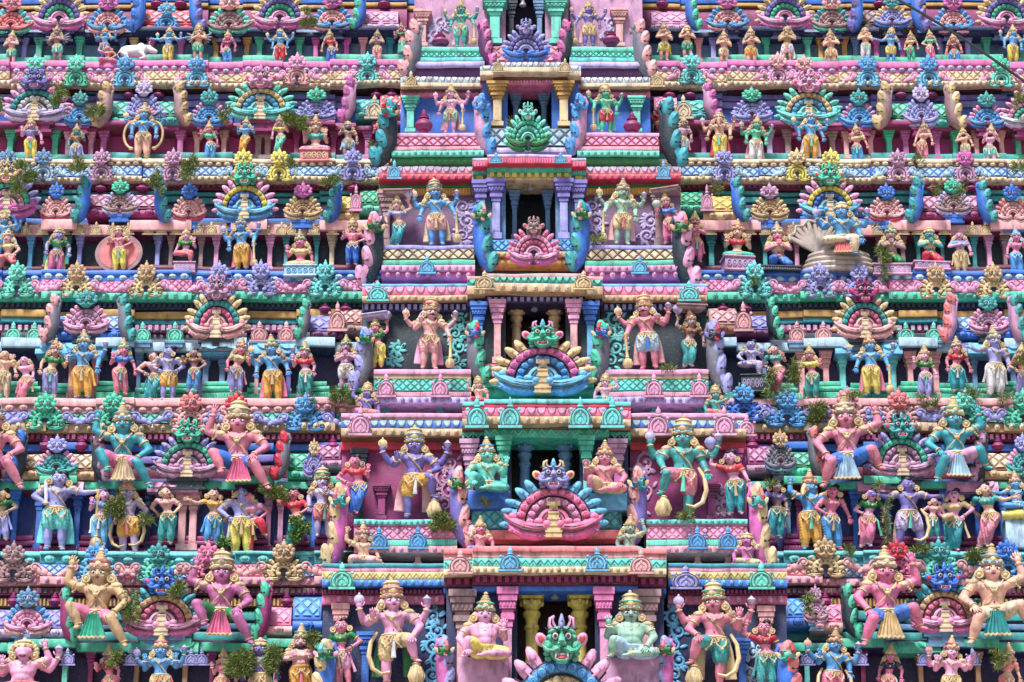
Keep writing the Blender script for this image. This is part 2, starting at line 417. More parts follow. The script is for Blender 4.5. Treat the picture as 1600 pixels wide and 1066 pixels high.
def raw_statue(sp):
    """closed volumes in unit coordinates (crown top at z=1, feet at 0) for the voxel pass: body, lower garment, blouse"""
    f = sp['sex'] == 'f'; pl = 1.28 if sp['plump'] else 1.0; sw = sp['sway']
    B = MB(); G = MB(); T = MB()
    bl = sp['build']
    if f: rg = [(.395, .072, .056), (.435, .094, .066), (.485, .078, .056), (.53, .052, .045), (.575, .068, .052), (.625, .082, .056), (.66, .09, .05), (.69, .06, .036), (.712, .03, .028)]
    else: rg = [(.395, .072, .058), (.435, .088, .066), (.485, .074, .06), (.53, .066, .056), (.575, .08, .062), (.63, .1, .066), (.665, .107, .058), (.692, .07, .042), (.715, .034, .032)]
    def cxz(z): return sw*(1-abs(z-.435)/.16) if z < .595 else -sw*.35*min(1, (z-.595)/.06)
    def rings(gr, lo, hi):
        out = []
        for z, rx, ry in rg:
            if lo <= z <= hi:
                belly = pl if .45 < z < .6 else (1+(pl-1)*.4)
                out.append([(cxz(z)+(rx*belly*bl+gr)*math.cos(a), -.012*(belly-1)*6-.004+(ry*belly+gr)*math.sin(a), z) for a in [2*math.pi*j/16 for j in range(16)]])
        return out
    B.loft(rings(0, 0, 1))
    cs = cxz(.66)
    if f:
        for sx in (-1, 1): B.ell((cs+sx*.037, -.048, .622), (.034, .034, .033), 10, 6)
    else:
        for sx in (-1, 1): B.ell((cs+sx*.042, -.036, .636), (.044, .028, .03), 10, 6)
    if pl > 1: B.ell((cxz(.5), -.05, .515), (.075, .06, .06), 12, 8)
    sh = [(cs-.112*bl, 0, .672), (cs+.112*bl, 0, .672)]
    # neck and head
    B.cap((cs, 0, .69), .034, (cs, -.006, .755), .03, 10)
    h = MB()
    h.ell((0, .004, .066), (.053, .058, .060), 14, 10); h.ell((0, -.012, .038), (.042, .046, .042), 12, 8)
    h.ell((0, -.034, .018), (.02, .02, .018), 8, 6)
    h.tube([(0, -.052, .074), (0, -.062, .056), (0, -.066, .047)], [.006, .009, .011], 7)
    for sx in (-1, 1): h.ell((sx*.055, .004, .058), (.01, .018, .024), 8, 6); h.ell((sx*.026, -.038, .043), (.018, .018, .018), 8, 6)
    if sp['face'] == 'elephant':
        h.tube([(0, -.05, .06), (0, -.085, .03), (0, -.09, -.02), (.01, -.085, -.07), (.045, -.09, -.085)], [.028, .024, .02, .016, .012], 9)
    if sp['face'] == 'lion': h.ell((0, -.05, .036), (.038, .032, .026), 10, 8); h.ell((0, -.03, .06), (.062, .045, .05), 10, 8)
    if sp['face'] == 'bird': h.tube([(0, -.05, .06), (0, -.08, .05), (0, -.095, .03)], [.018, .012, .004], 8)
    hm = Matrix.Translation((cs, -.008, .708)) @ Matrix.Rotation(sp['turn'], 4, 'Z') @ Matrix.Rotation(sp['tilt'], 4, 'Y') @ Matrix.Scale(1.30 if sp['H'] < 1.2 else 1.22, 4)
    sp['hm'] = hm; h.xform(hm)
    B.add(h.v, h.f)
    # arms
    sp['hands'] = []; sp['wr'] = []; sp['el'] = []; sp['shd'] = sh
    def arm(i, code):
        e, hnd, fd = ARM[code]; s = 1 if i == 1 else -1
        if s < 0: e, hnd, fd = mir(e), mir(hnd), mir(fd)
        jr = sp['rn']; j_ = lambda a: Vector((jr.uniform(-a, a), jr.uniform(-a, a)*.5, jr.uniform(-a, a)))
        n_ = 0 if code in 'nc' else 1
        e = Vector(e)+Vector((cs, 0, 0))+j_(.016); hnd = Vector(hnd)+Vector((cs, 0, 0))+j_(.02*n_); S = Vector(sh[i])
        if code == 'r': S = S+Vector((s*.004, .018, .0))
        k = .84 if f else 1.0
        B.cap(S, .042*k*bl, e, .031*k, 10, .08); B.cap(e, .032*k, hnd, .021*k, 10, .1)
        sp['hands'].append((hnd, fd, s)); sp['wr'].append((hnd, hnd-e)); sp['el'].append((S.lerp(e, .52), e-S, code))
        if sp['top'] and code != 'r': T.cap(S, .046*k, S.lerp(e, .62), .039*k, 10)
    arm(0, sp['arms'][0]); arm(1, sp['arms'][1])
    if sp['four']: arm(0, 'r'); arm(1, 'r')
    # legs
    kl, al, tl, kr, ar, tr, zm = LEG[sp['legs']]
    lk = 1.0 if not f else .96; ch = cxz(.43)
    hip = [(ch-.046, 0, .425), (ch+.046, 0, .425)]
    sp['ank'] = []
    for i, (k, a, t) in enumerate(((kl, al, tl), (kr, ar, tr))):
        k = Vector(k)+Vector((ch*.4, 0, 0)); a = Vector(a); q = Vector(t).normalized()
        wd = 1.1 if sp['plump'] else 1.0
        B.cap(hip[i], .060*lk*wd, k, .041*lk, 12, .08); B.cap(k, .041*lk, a, .023*lk, 12, .26)
        B.ell(a+q*.028+Vector((0, 0, -.016)), (.024, .04, .016), 10, 6, 0, Matrix.Rotation(math.atan2(-q.x, q.y)+math.pi, 3, 'Z'))
        for j in range(5):
            lat = Vector((-q.y, q.x, 0)); B.ell(a+q*.062+lat*(j-2)*.0085+Vector((0, 0, -.022)), (.006, .009, .007), 5, 4)
        sp['ank'].append((a, a-k))
        lt = sp['lowt']; g = .0095
        if lt in 'PSL':
            if lt == 'S' and 'giant' in sp['ex']: G.cap(hip[i], .060*lk*wd+g, Vector(hip[i]).lerp(k, .72), .048*lk+g, 12, .04)
            elif lt == 'S': G.cap(hip[i], .060*lk*wd+g+.002, Vector(hip[i]).lerp(k, .78), .052*lk+g+.004, 12, .04)
            else: G.cap(hip[i], .060*lk*wd+g+.003, k, .041*lk+g+.003, 12, .08)
            if lt == 'P': G.cap(k, .041*lk+g+.003, k.lerp(a, .9), .027+g, 12, .2)
    lt = sp['lowt']
    if lt in 'PSLK' and lt:
        G.loft(rings(.011, .39, .49))
        if lt == 'K':
            r = []
            for z, rx, ry in ((.46, .094, .07), (.40, .105, .08), (.30, .112, .082), (.18, .12, .085), (.07, .13, .092), (.05, .128, .09)):
                r.append([(ch*.5+rx*math.cos(t)*(1+.035*math.cos(9*t)), ry*math.sin(t)*(1+.05*math.cos(9*t)), z) for t in [2*math.pi*j/54 for j in range(54)]])
            G.loft(list(reversed(r)))
    if sp['top']:
        T.loft(rings(.0085, .57 if f else .5, .7))
        if f:
            for sx in (-1, 1): T.ell((cs+sx*.037, -.050, .622), (.040, .040, .038), 10, 6)
        for i in (0, 1): T.ell(sh[i], (.042, .042, .042), 10, 6)
    return B, G, T

def remesh_all(jobs):
    """one dependency-graph pass: fuse every statue's volumes into continuous skins"""
    tmp = []
    for name, mb, vox in jobs:
        me = bpy.data.meshes.new(name); me.from_pydata(mb.v, [], mb.f); me.update()
        o = bpy.data.objects.new('raw', me); COL.objects.link(o)
        m = o.modifiers.new('r', 'REMESH'); m.mode = 'VOXEL'; m.voxel_size = vox; m.adaptivity = 0; m.use_smooth_shade = True
        s = o.modifiers.new('s', 'SMOOTH'); s.factor = .5; s.iterations = 3
        tmp.append(o)
    dg = bpy.context.evaluated_depsgraph_get(); out = []
    for o in tmp:
        me = bpy.data.meshes.new_from_object(o.evaluated_get(dg)); out.append(me)
    for o in tmp:
        d = o.data; bpy.data.objects.remove(o); bpy.data.meshes.remove(d)
    return out
def append_mb(me, mb):
    """add loose detail (hands) to a finished skin"""
    n = len(me.vertices); v = [tuple(x.co) for x in me.vertices]; f = [tuple(p.vertices) for p in me.polygons]
    v += mb.v; f += [[i+n for i in q] for q in mb.f]
    m2 = bpy.data.meshes.new(me.name); m2.from_pydata(v, [], f); m2.update()
    m2.polygons.foreach_set('use_smooth', [True]*len(f)); m2.materials.append(None)
    bpy.data.meshes.remove(me)
    return m2

SKINWORD = dict(demon='jade green', serpent='grey beige', flesh='pink', pink='pink', hotpink='pink', salmon='salmon pink', magskin='magenta', peach='peach', blue='blue', azure='blue', sky='blue', teal='teal', jade='green', mint='mint green',
  lilac='lilac', violet='violet', grey='grey', stone='stone grey', taupe='taupe', brown='brown', tan='tan', mauve='mauve', rose='rosy pink', lavender='pale lilac', celadon='grey green', red='red', cream='cream', green='green', coral='coral')
COLWORD = dict(SKINWORD); COLWORD.update(flesh='flesh pink', gold='gold', yellow='yellow', orange='orange', white='white', powder='pale blue', aqua='turquoise', navy='navy', forest='dark green', maroon='maroon', slate='slate', purple='purple', black='black', hotpink='hot pink',
  ochre='ochre', steel='steel blue', crimson='crimson', plum='plum', magenta='magenta', ash='ash grey', slateblue='slate blue', umber='umber', dusk='dark purple', magskin='magenta', stone='stone grey', azure='light blue', sky='sky blue', blue='blue')
LOWWORD = dict(P='dhoti', S='shorts', K='skirt', L='loincloth')
STAT = []; WX, WY = 1.24, 1.26
def S(row, x, yt, yb, sex, skin, top, low, lowt, arms, legs='s', extra='', Y=None, look=None):
    sp = dict(row=row, x=x, yt=yt, yb=yb, sex=sex, skin=skin, top=top, low=low, lowt=lowt, arms=arms, legs=legs, ex={}, look=look)
    for e in extra.split():
        k, _, v = e.partition(':'); sp['ex'][k] = v or True
    ex = sp['ex']
    sp['Y'] = Y if Y is not None else YT[row]+.06
    sp['four'] = '4' in ex; sp['plump'] = 'plump' in ex
    sp['face'] = ex.get('face', '')
    rn = random.Random(int(x*31+yt*7))
    sp['sway'] = (rn.choice((-1, 1))*rn.uniform(.022, .042) if sex == 'f' else rn.uniform(-.012, .012)) if legs in 'swRLd' else 0
    sp['turn'] = R(rn.uniform(-16, 16)) if 'turn' not in ex else R(float(ex['turn'])); sp['tilt'] = R(rn.uniform(-5, 5))
    sp['build'] = rn.uniform(.95, 1.06)
    if legs == 's' and sex == 'f' and row in 'BCDE' and rn.random() < .3: sp['legs'] = legs = 'd'
    zm = LEG[legs][6]
    top_ = P(x, yt, sp['Y']); bot = P(x, yb, sp['Y'])
    sp['H'] = (top_.z-bot.z)/(1-zm); sp['zm'] = zm; sp['bot'] = bot; sp['rn'] = rn
    STAT.append(sp)
    return sp

_crown = {}
def crown_mesh(kind):
    if kind in _crown: return _crown[kind]
    mb = MB()
    if kind == 'tall':
        pr = [(.054, -.012), (.061, -.004), (.061, .01), (.053, .014)]
        z, r = .014, .053
        for k in range(5):
            pr += [(r+.004, z+.006), (r+.003, z+.018), (r-.006, z+.024)]; z += .025; r -= .0085
        pr += [(.010, z+.004), (.016, z+.012), (.013, z+.022), (.002, z+.034)]
        mb.lathe(pr, (0, 0, 0), 16)
        for k in range(10):
            a = 2*math.pi*k/10; mb.ell((.062*math.cos(a), .062*math.sin(a), .004), (.009, .009, .011), 6, 4)
        mb.ell((0, -.058, .026), (.018, .008, .026), 8, 6); mb.ell((0, -.066, .022), (.007, .005, .01), 6, 4)
        for sx in (-1, 1): mb.ell((sx*.042, -.042, .02), (.013, .008, .018), 6, 5)
    elif kind == 'pot':        # tall tapering drum crown of the door guardians
        pr = [(.056, -.012), (.066, -.004), (.066, .012), (.056, .016), (.058, .05), (.066, .056), (.066, .066), (.055, .07), (.05, .105), (.056, .11), (.05, .118), (.03, .135), (.012, .142), (.014, .152), (.003, .168)]
        mb.lathe(pr, (0, 0, 0), 16)
        for k in range(10):
            a = 2*math.pi*k/10
            mb.ell((.067*math.cos(a), .067*math.sin(a), .004), (.009, .009, .01), 6, 4); mb.ell((.06*math.cos(a), .06*math.sin(a), .035), (.012, .008, .014), 6, 4)
        mb.ell((0, -.062, .04), (.022, .01, .034), 8, 6)
    elif kind == 'bun':
        mb.ell((0, .016, -.032), (.062, .06, .062), 14, 9); mb.ell((.03, .035, .03), (.034, .034, .032), 10, 7); mb.tube([(-.05, .0, -.02), (0, -.052, .012), (.05, 0, -.02)], .008, 6)
    elif kind == 'flat':
        mb.lathe([(.055, -.014), (.063, -.004), (.06, .02), (.052, .03), (.056, .045), (.046, .06), (.02, .07), (.012, .085), (.002, .092)], (0, 0, 0), 14)
        for k in range(9):
            a = 2*math.pi*k/9; mb.ell((.062*math.cos(a), .062*math.sin(a), .008), (.009, .009, .012), 6, 4)
    me = mb.mesh('crown'); _crown[kind] = me
    return me

def build_statues():
    jobs = []
    for sp in STAT:
        B, G, T = raw_statue(sp)
        big = sp['H'] > 1.15
        vb = .0095 if big else .0125
        sp['ji'] = [len(jobs)]; jobs.append(('statue_body', B, vb))
        if sp['lowt'] and G.v: sp['jg'] = len(jobs); jobs.append(('garment', G, vb*1.05))
        if sp['top'] and T.v: sp['jt'] = len(jobs); jobs.append(('blouse', T, vb*1.1))
    me = remesh_all(jobs)
    for sp in STAT: assemble(sp, me)

def assemble(sp, me):
    ex = sp['ex']; rn = sp['rn']; H = sp['H']; gold = ex.get('gold', 'gold'); f = sp['sex'] == 'f'
    root = empty('statue', sp['bot']); sp['root'] = root
    q_ = .35 if ('giant' in ex or sp['H'] > 1.25 or sp['legs'] in 'ceEkm') else 1.0
    root.rotation_euler = (R(5), R(rn.uniform(-3.5, 3.5))*q_, R(rn.uniform(-18, 18))*q_)
    off = (0, 0, -sp['zm']*H)
    def put(name, mb_or_mesh, mats, par=None, nm=None):
        m = mb_or_mesh.mesh(name, nm or len(mats)) if isinstance(mb_or_mesh, MB) else mb_or_mesh
        if par is None: return mk(name, m, mats, root, off, (H*WX*(.93 if f else 1), H*WY, H))
        return mk(name, m, mats, par)
    bm_ = me[sp['ji'][0]]; hb = MB()
    for wr, fd, s in sp['hands']: hand(hb, wr, fd, 1.22, s)
    body = put('body', append_mb(bm_, hb), [sp['skin']])
    if 'jg' in sp:
        g = me[sp['jg']]
        if sp['lowt'] in 'PS':
            for v in g.vertices:
                c = v.co
                if c.z < .43: v.co = c + Vector((.002*math.sin(c.z*170), -.0055*math.sin(c.x*165+c.z*22), .0))
        g.materials.clear(); g.materials.append(None)
        put(dict(P='dhoti', S='shorts', K='skirt', L='loincloth')[sp['lowt']], g, [sp['low']])
    if 'jt' in sp:
        t = me[sp['jt']]; t.materials.clear(); t.materials.append(None); put('blouse', t, [sp['top']])
    # face
    hm = sp['hm']
    def hput(name, mb, mats, par=None):
        mb.xform(hm); return put(name, mb, mats, par)
    es = 1.3
    for sx in (-1, 1):
        e = MB(); e.ell((sx*.0215, -.0475, .067), (.0135*es, .008, .0075*es), 8, 6, 0); e.ell((sx*.0215, -.0545, .067), (.006, .004, .0066), 6, 4, 1)
        e.tube([(sx*.007, -.0545, .079), (sx*.022, -.054, .0845), (sx*.037, -.043, .079)], .0026, 4, 1)
        hput('eye', e, ['white', 'black'])
    lp = MB(); lp.ell((0, -.056, .0335), (.0135, .006, .0042), 8, 5); lp.ell((0, -.055, .0285), (.0105, .006, .004), 8, 5)
    hput('lips', lp, ['plum'])
    if 'must' in ex:
        mu = MB()
        for sx in (-1, 1): mu.tube([(0, -.064, .039), (sx*.015, -.06, .036), (sx*.03, -.05, .034), (sx*.04, -.038, .044)], [.004, .006, .005, .002], 6)
        hput('moustache', mu, ['black'])
    if 'beard' in ex:
        be = MB(); be.ell((0, -.034, .012), (.036, .028, .03), 10, 7); hput('beard', be, ['umbra'])
    # crown, hair, earrings
    ck = ex.get('crown', 'bun' if 'bun' in ex else ('tall' if f else rn.choice(('tall', 'tall', 'tall', 'pot', 'flat'))))
    if ck != 'none':
        cm = crown_mesh(ck); mat = hm @ Matrix.Translation((0, .008, .104)) @ Matrix.Scale(1.0, 4)
        ccol = ex.get('cc', 'black' if ck == 'bun' else gold)
        o = put('hair' if ck == 'bun' else 'crown', cm, [ccol])
        o.matrix_local = Matrix.Translation(off) @ Matrix.Diagonal((H*WX*(.93 if f else 1), H*WY, H, 1)) @ mat @ Matrix.Diagonal((1, 1, .86 if ck == 'tall' else .9, 1))
        if ck in ('tall', 'pot') and H > .9:
            bd = MB(); bd.torus((0, 0, .012), .0615, .0615, .007, 16, 5)
            bd.torus((0, 0, .062), .055 if ck == 'tall' else .068, .055 if ck == 'tall' else .068, .006, 14, 5)
            mk('crown_band', bd.mesh('crown_band'), [ex.get('cb', rn.choice(('mint', 'rose', 'sky', 'coral', 'white')))], o)
    if ck != 'bun':
        ha = MB(); ha.ell((0, .028, .058), (.062, .04, .066), 12, 8)
        for sx in (-1, 1):
            ha.tube([(sx*.058, .018, .085), (sx*.07, .016, .05), (sx*.082, .012, .01), (sx*.098, .006, -.03), (sx*.108, .002, -.05)], [.012, .021, .024, .02, .008], 8)
        hput('hair', ha, [ex.get('hair', rn.choice(('gold', 'cream', 'tan', 'taupe', 'stone')))])
    for sx in (-1, 1):
        er = MB(); c = (sx*.071, -.012, .032)
        er.torus(c, .021, .024, .0065, 12, 6, axis='y'); er.ell(c, (.015, .007, .018), 8, 6); er.ell((c[0], c[1]-.008, c[2]), (.007, .005, .008), 6, 4)
        hput('earring', er, [gold])
    # jewellery
    cs = sp['shd'][0][0]+.112*sp['build']
    nk = MB()
    for rx, rz, dz in ((.047, .03, .697), (.062, .062, .69)):
        pts = [(cs+rx*math.cos(a), -.062+.05*(1-math.sin(-a))*(.5 if rz < .05 else .2)-(.012 if rz > .05 else -.012), dz+rz*math.sin(a)) for a in [math.pi+math.pi*k/10 for k in range(11)]]
        nk.tube(pts, .0052, 5)
    nk.ell((cs, -.088, .622), (.013, .006, .016), 8, 5)
    if not f and 'giant' in ex: nk.tube([(cs+.07, -.035, .7), (cs+.02, -.076, .62), (cs-.04, -.072, .54), (cs-.07, -.04, .49)], .0055, 5); nk.ell((cs, -.085, .60), (.02, .01, .018), 8, 6)
    if not f: nk.tube([(cs-.07, -.035, .7), (cs-.02, -.074, .62), (cs+.04, -.07, .54), (cs+.07, -.04, .49)], .0055, 5)
    put('necklace', nk, [gold])
    sw = sp['sway']; bl = MB(); br = 1.12 if sp['plump'] else 1.0
    if sp['legs'] not in 'c' or True:
        bl.torus((sw*.85, -.004, .468), .089*br, .07*br, .0105, 20, 6); bl.torus((sw*.85, -.004, .45), .095*br, .074*br, .0075, 20, 5)
        for k in range(9):
            a = math.pi+math.pi*(k+.5)/9; bl.ell((sw*.85+.098*br*math.cos(a), -.004+.077*br*math.sin(a), .44-.006*math.sin(-a)), (.012, .009, .014), 6, 4)
        bl.ell((sw*.85, -.08*br, .462), (.018, .012, .016), 8, 6)
        for sx in (-1, 1): bl.tube([(sw*.85+sx*.03, -.08*br, .45), (sw*.85+sx*.036, -.086*br, .42), (sw*.85, -.09*br, .405)], .005, 5)
    if sp['legs'] in 'swRLd':
        for sx in (-1, 1):
            x0 = sw*.85
            bl.tube([(x0+sx*.092, -.035, .445), (x0+sx*.085, -.078, .385), (x0+sx*.055, -.098, .355), (x0+sx*.02, -.098, .39), (x0+sx*.005, -.09, .445)], [.006, .008, .009, .008, .006], 6)
            bl.ell((x0+sx*.06, -.104, .345), (.012, .009, .014), 6, 5)
    put('belt', bl, [ex.get('belt', gold)])
    if sp['legs'] in 'swRLd' and 'cape' not in ex and 'loop' not in ex and 'oval' not in ex and rn.random() < .4:
        for sx in (-1, 1):
            sk = MB(); sk.tube([(sw*.85+sx*.098, -.01, .455), (sw*.6+sx*.118, -.025, .40), (sw*.4+sx*.122, -.02, .32), (sx*.13, -.012, .25), (sx*.142, -.01, .19)], [.009, .012, .013, .015, .018], 8, flat=(1, .5)); put('side_sash', sk, [ex.get('sash2', sp['low'] if rn.random() < .5 else rn.choice(('gold', 'white', 'salmon', 'mint')))])
    nv = MB(); nv.ell((sw*.5, -.064*(1.45 if sp['plump'] else (.86 if f else 1)), .512), (.0065, .005, .0065), 6, 5); nv.v and put('navel', nv, ['maroon'])
    if sp['legs'] in 'swRLd' and sp['lowt'] and rn.random() < .75:
        sa = MB(); a0 = sw*.8
        sa.tube([(a0, -.082, .45), (a0, -.088, .40), (a0, -.084, .34), (a0, -.08, .29), (a0, -.075, .25)], [.012, .013, .014, .017, .020], 8, flat=(1, .35)); put('sash', sa, [ex.get('sash', rn.choice((gold, gold, 'white', 'coral', 'mint')))])
    for p, d, code in sp['el']:
        ar = MB(); ar.ring(p, d, .0385*(.86 if f else 1), .008)
        if not f and code != 'r':
            ar.ell(p+Vector((0, -.034, .012)), (.012, .008, .02), 6, 5)
        put('armlet', ar, [gold])
    for p, d in sp['wr']:
        br_ = MB(); br_.ring(p-d.normalized()*.004, d, .023, .0068); put('bracelet', br_, [gold])
    if sp['H'] > .8:
        for p, d in sp['ank']:
            an = MB(); an.ring(p-d.normalized()*.012, d, .025 if sp['lowt'] != 'P' else .034, .0065); put('anklet', an, [gold])
    if not f and not sp['top']:
        for i in (0, 1):
            s = -1 if i == 0 else 1; q = Vector(sp['shd'][i])
            ep = MB(); ep.ell(q+Vector((s*.01, -.004, .012)), (.044, .044, .034), 10, 6)
            for k in range(5):
                a = math.pi*.5+s*(-.2-.5*k)
                ep.ell(q+Vector((s*(.014+.012*k), -.034+.004*k, .022-.014*k)), (.011, .011, .012), 6, 4)
            put('epaulette', ep, [ex.get('ep', gold)])
    # extras
    if sp['four']:
        for (wr, fd, s), nm in zip(sp['hands'][2:], ('discus', 'conch')):
            q = Vector(wr)+Vector((0, -.008, .085)); d = MB()
            if nm == 'discus':
                d.ell(q, (.036, .012, .04), 12, 6); d.torus(tuple(q), .034, .038, .007, 14, 5, axis='y'); d.ell(q+Vector((0, 0, .045)), (.01, .008, .02), 6, 5)
            else:
                d.lathe([(.004, -.04), (.018, -.025), (.03, -.004), (.032, .012), (.022, .026), (.012, .036), (.002, .05)], tuple(q), 10); d.torus((q.x, q.y, q.z+.01), .03, .03, .006, 10, 5)
            put(nm, d, [ex.get('emb', rn.choice(('gold', 'peach', 'lavender')) if nm == 'discus' else 'lavender')])
    if 'mace' in ex:
        s = -1 if ex['mace'] == 'L' else 1; i = 0 if s < 0 else 1; wr = Vector(sp['hands'][i][0]); m = MB(); x = wr.x+s*.012; y = wr.y-.02
        zt = wr.z-.01; zb = max(.015, sp['zm']+.01)
        m.lathe([(.004, zb), (.032, zb+.01), (.045, zb+.04), (.047, zb+.085), (.034, zb+.12), (.02, zb+.13), (.024, zb+.145), (.017, zb+.16), (.015, zt-.02), (.022, zt), (.02, zt+.02), (.004, zt+.03)], (x, y, 0), 12)
        for k in range(8):
            a = math.pi/4*k; m.tube([(x+.033*math.cos(a), y+.033*math.sin(a), zb+.012), (x+.048*math.cos(a), y+.048*math.sin(a), zb+.06), (x+.036*math.cos(a), y+.036*math.sin(a), zb+.118)], .006, 5)
        put('mace', m, ['gold' if ex['mace'] in 'LR' else 'tan'])
    if 'foot' in ex:          # club standing under the lifted foot
        a = Vector(sp['ank'][0 if sp['legs'] == 'L' else 1][0]); m = MB(); zt = a.z-.045
        m.lathe([(.006, .0), (.042, .01), (.06, .05), (.058, .10), (.036, zt-.03), (.028, zt-.01), (.034, zt), (.02, zt+.012)], (a.x+.01, a.y-.01, 0), 14)
        for k in range(9):
            t = 2*math.pi*k/9; m.tube([(a.x+.01+.042*math.cos(t), a.y-.01+.042*math.sin(t), .012), (a.x+.01+.061*math.cos(t), a.y-.01+.061*math.sin(t), .075), (a.x+.01+.036*math.cos(t), a.y-.01+.036*math.sin(t), zt-.03)], .008, 5)
        put('mace', m, ['gold'])
    if 'cape' in ex:
        c = MB()
        for sx in (-1, 1): c.tube([(sx*.085, .03, .47), (sx*.10, .04, .36), (sx*.115, .045, .2), (sx*.12, .04, .09)], [.02, .035, .042, .045], 9, flat=(1, .4))
        put('cape', c, [ex['cape']])
    if 'loop' in ex:
        c = MB(); s = {'L': (-1,), 'R': (1,), 'B': (-1, 1)}[ex['loop'][0]]
        for q in s:
            pts = [(q*.12, .0, .50), (q*.165, -.03, .40), (q*.18, -.05, .27), (q*.15, -.06, .15), (q*.085, -.065, .10), (q*.02, -.065, .12)]
            c.tube(pts, [.012, .017, .019, .019, .018, .012], 8)
        put('garland', c, ['gold'])
    if 'wings' in ex:
        for sx in (-1, 1):
            c = MB()
            for k in range(5):
                a = R(35-24*k); L = .2-.018*k
                p0 = Vector((sx*.09, .045, .655-.018*k)); d = Vector((sx*math.cos(a), 0, math.sin(a)))
                c.ell(p0+d*L*.5, (L*.55, .016, .03), 8, 5, 0, Matrix.Rotation(-sx*a, 3, 'Y'))
            put('wing', c, [ex['wings'] if ex['wings'] is not True else 'ash'])
    if 'flame' in ex:
        c = MB()
        for k in range(7):
            a = R(-60+20*k); c.ell((.085*math.sin(a), .05, .80+.12*math.cos(a)), (.024, .014, .075), 7, 5, 0, Matrix.Rotation(a, 3, 'Y'))
        put('flame_halo', c, ['coral'])
    if 'oval' in ex:
        for sx in (-1, 1):
            c = MB(); pts = [(sx*(.14+.13*math.sin(R(a))), .0, .45+.24*math.cos(R(a))) for a in range(0, 181, 15)]
            c.tube(pts, .018, 7); c.ell((sx*.16, -.01, .2), (.035, .03, .03), 8, 6); put('garland', c, ['gold'])
    if 'disc' in ex:
        c = MB(); c.lathe([(.002, 0), (.24, 0), (.285, .012), (.285, .05), (.002, .05)], (0, 0, 0), 40); c.xform(Matrix.Translation((-.02, .10, .40)) @ Matrix.Rotation(R(-90), 4, 'X') @ Matrix.Diagonal((1.35, 1.42, -1, 1)))
        d = MB(); d.lathe([(.002, 0), (.215, 0), (.235, .004), (.235, .03), (.002, .03)], (0, 0, 0), 40); d.xform(Matrix.Translation((-.02, .075, .40)) @ Matrix.Rotation(R(-90), 4, 'X') @ Matrix.Diagonal((1.35, 1.42, -1, 1)))
        h = put('halo_disc', c, ['taupe']); put('halo_face', d, ['coral'], h)
    if 'ped' in ex:
        c = MB(); zt = sp['zm']+.012; hh = float(ex.get('ph', .22)); ww = float(ex.get('pw', .24))
        strip(c, -ww, ww, zt-hh, zt, -.17, .14, 'flat', .015)
        strip(c, -ww*1.08, ww*1.08, zt-.03, zt+.004, -.19, .145, 'roll'); strip(c, -ww*1.06, ww*1.06, zt-hh-.002, zt-hh+.04, -.185, .145, 'roll')
        sc = MB()
        for k in range(-2, 3): sc.torus((k*ww*.36, -.172, zt-hh*.5), ww*.13, hh*.22, .007, 12, 5, axis='y'); sc.ell((k*ww*.36, -.172, zt-hh*.5), (ww*.05, .008, hh*.09), 6, 4)
        pp = put('pedestal', c, [ex['ped']]); put('relief', sc, [ex.get('pr', 'lavender')], pp)
    if 'parasol' in ex:     # fly whisk / conch shaped cushion held over the shoulder
        s = -1 if ex['parasol'] == 'L' else 1; c = MB(); wr = Vector(sp['hands'][0 if s < 0 else 1][0])
        c.tube([wr+Vector((0, 0, .01)), wr+Vector((s*.03, 0, .07)), wr+Vector((s*.02, 0, .10))], .012, 7); put('whisk_handle', c, ['tan'])
        c = MB(); q = wr+Vector((s*.0, .0, .17)); c.lathe([(.005, -.09), (.035, -.07), (.07, -.02), (.075, .03), (.05, .07), (.012, .085), (.002, .1)], tuple(q), 12); put('whisk', c, [ex.get('pc', 'lavender')])
    if 'canopy' in ex:
        c = MB(); z = 1.01
        strip(c, -.2, .2, z, z+.05, -.1, .16, 'flat'); strip(c, -.23, .23, z+.045, z+.075, -.13, .16, 'roll'); put('canopy', c, [ex['canopy']])
    if 'sword' in ex:
        wr = Vector(sp['hands'][0][0]); c = MB(); c.tube([wr+Vector((0, -.03, -.02)), wr+Vector((0, -.035, .08)), wr+Vector((-.01, -.03, .2)), wr+Vector((-.02, -.03, .25))], [.012, .016, .014, .002], 8, flat=(1, .4)); put('sword', c, ['white'])
        c = MB(); c.ell(wr+Vector((0, -.032, -.005)), (.04, .014, .01), 8, 5); put('hilt', c, ['gold'])
    if 'drum' in ex:
        c = MB(); c.lathe([(.05, -.07), (.055, -.06), (.05, -.05), (.06, 0), (.05, .05), (.055, .06), (.05, .07)], (0, 0, 0), 14); c.xform(Matrix.Translation((-.08, -.14, .47)) @ Matrix.Rotation(R(80), 4, 'Y')); put('drum', c, ['tan'])
    if 'panel' in ex:       # flared cloth hanging between the knees
        c = MB(); r = []
        for k in range(6):
            t = k/5; z = .43-.2*t; ww = .036+.055*t
            r.append([(ww*(j/6-1)*1.0+.0 if False else -ww+2*ww*j/12, -.115-.02*t-.008*math.cos(j*math.pi), z-.012*(j % 2)*t) for j in range(13)]+[(ww-2*ww*j/12, -.09-.02*t, z) for j in range(13)])
        c.loft(list(reversed(r))); c.xform(Matrix.Translation((float(ex.get('px', -.03)), 0, 0))); put('cloth_panel', c, [ex['panel']])
        c = MB(); c.tube([(-.091+float(ex.get('px', -.03))+.182*j/12, -.142, .232-.012*(j % 2)) for j in range(13)], .011, 6); put('cloth_hem', c, ['gold'])
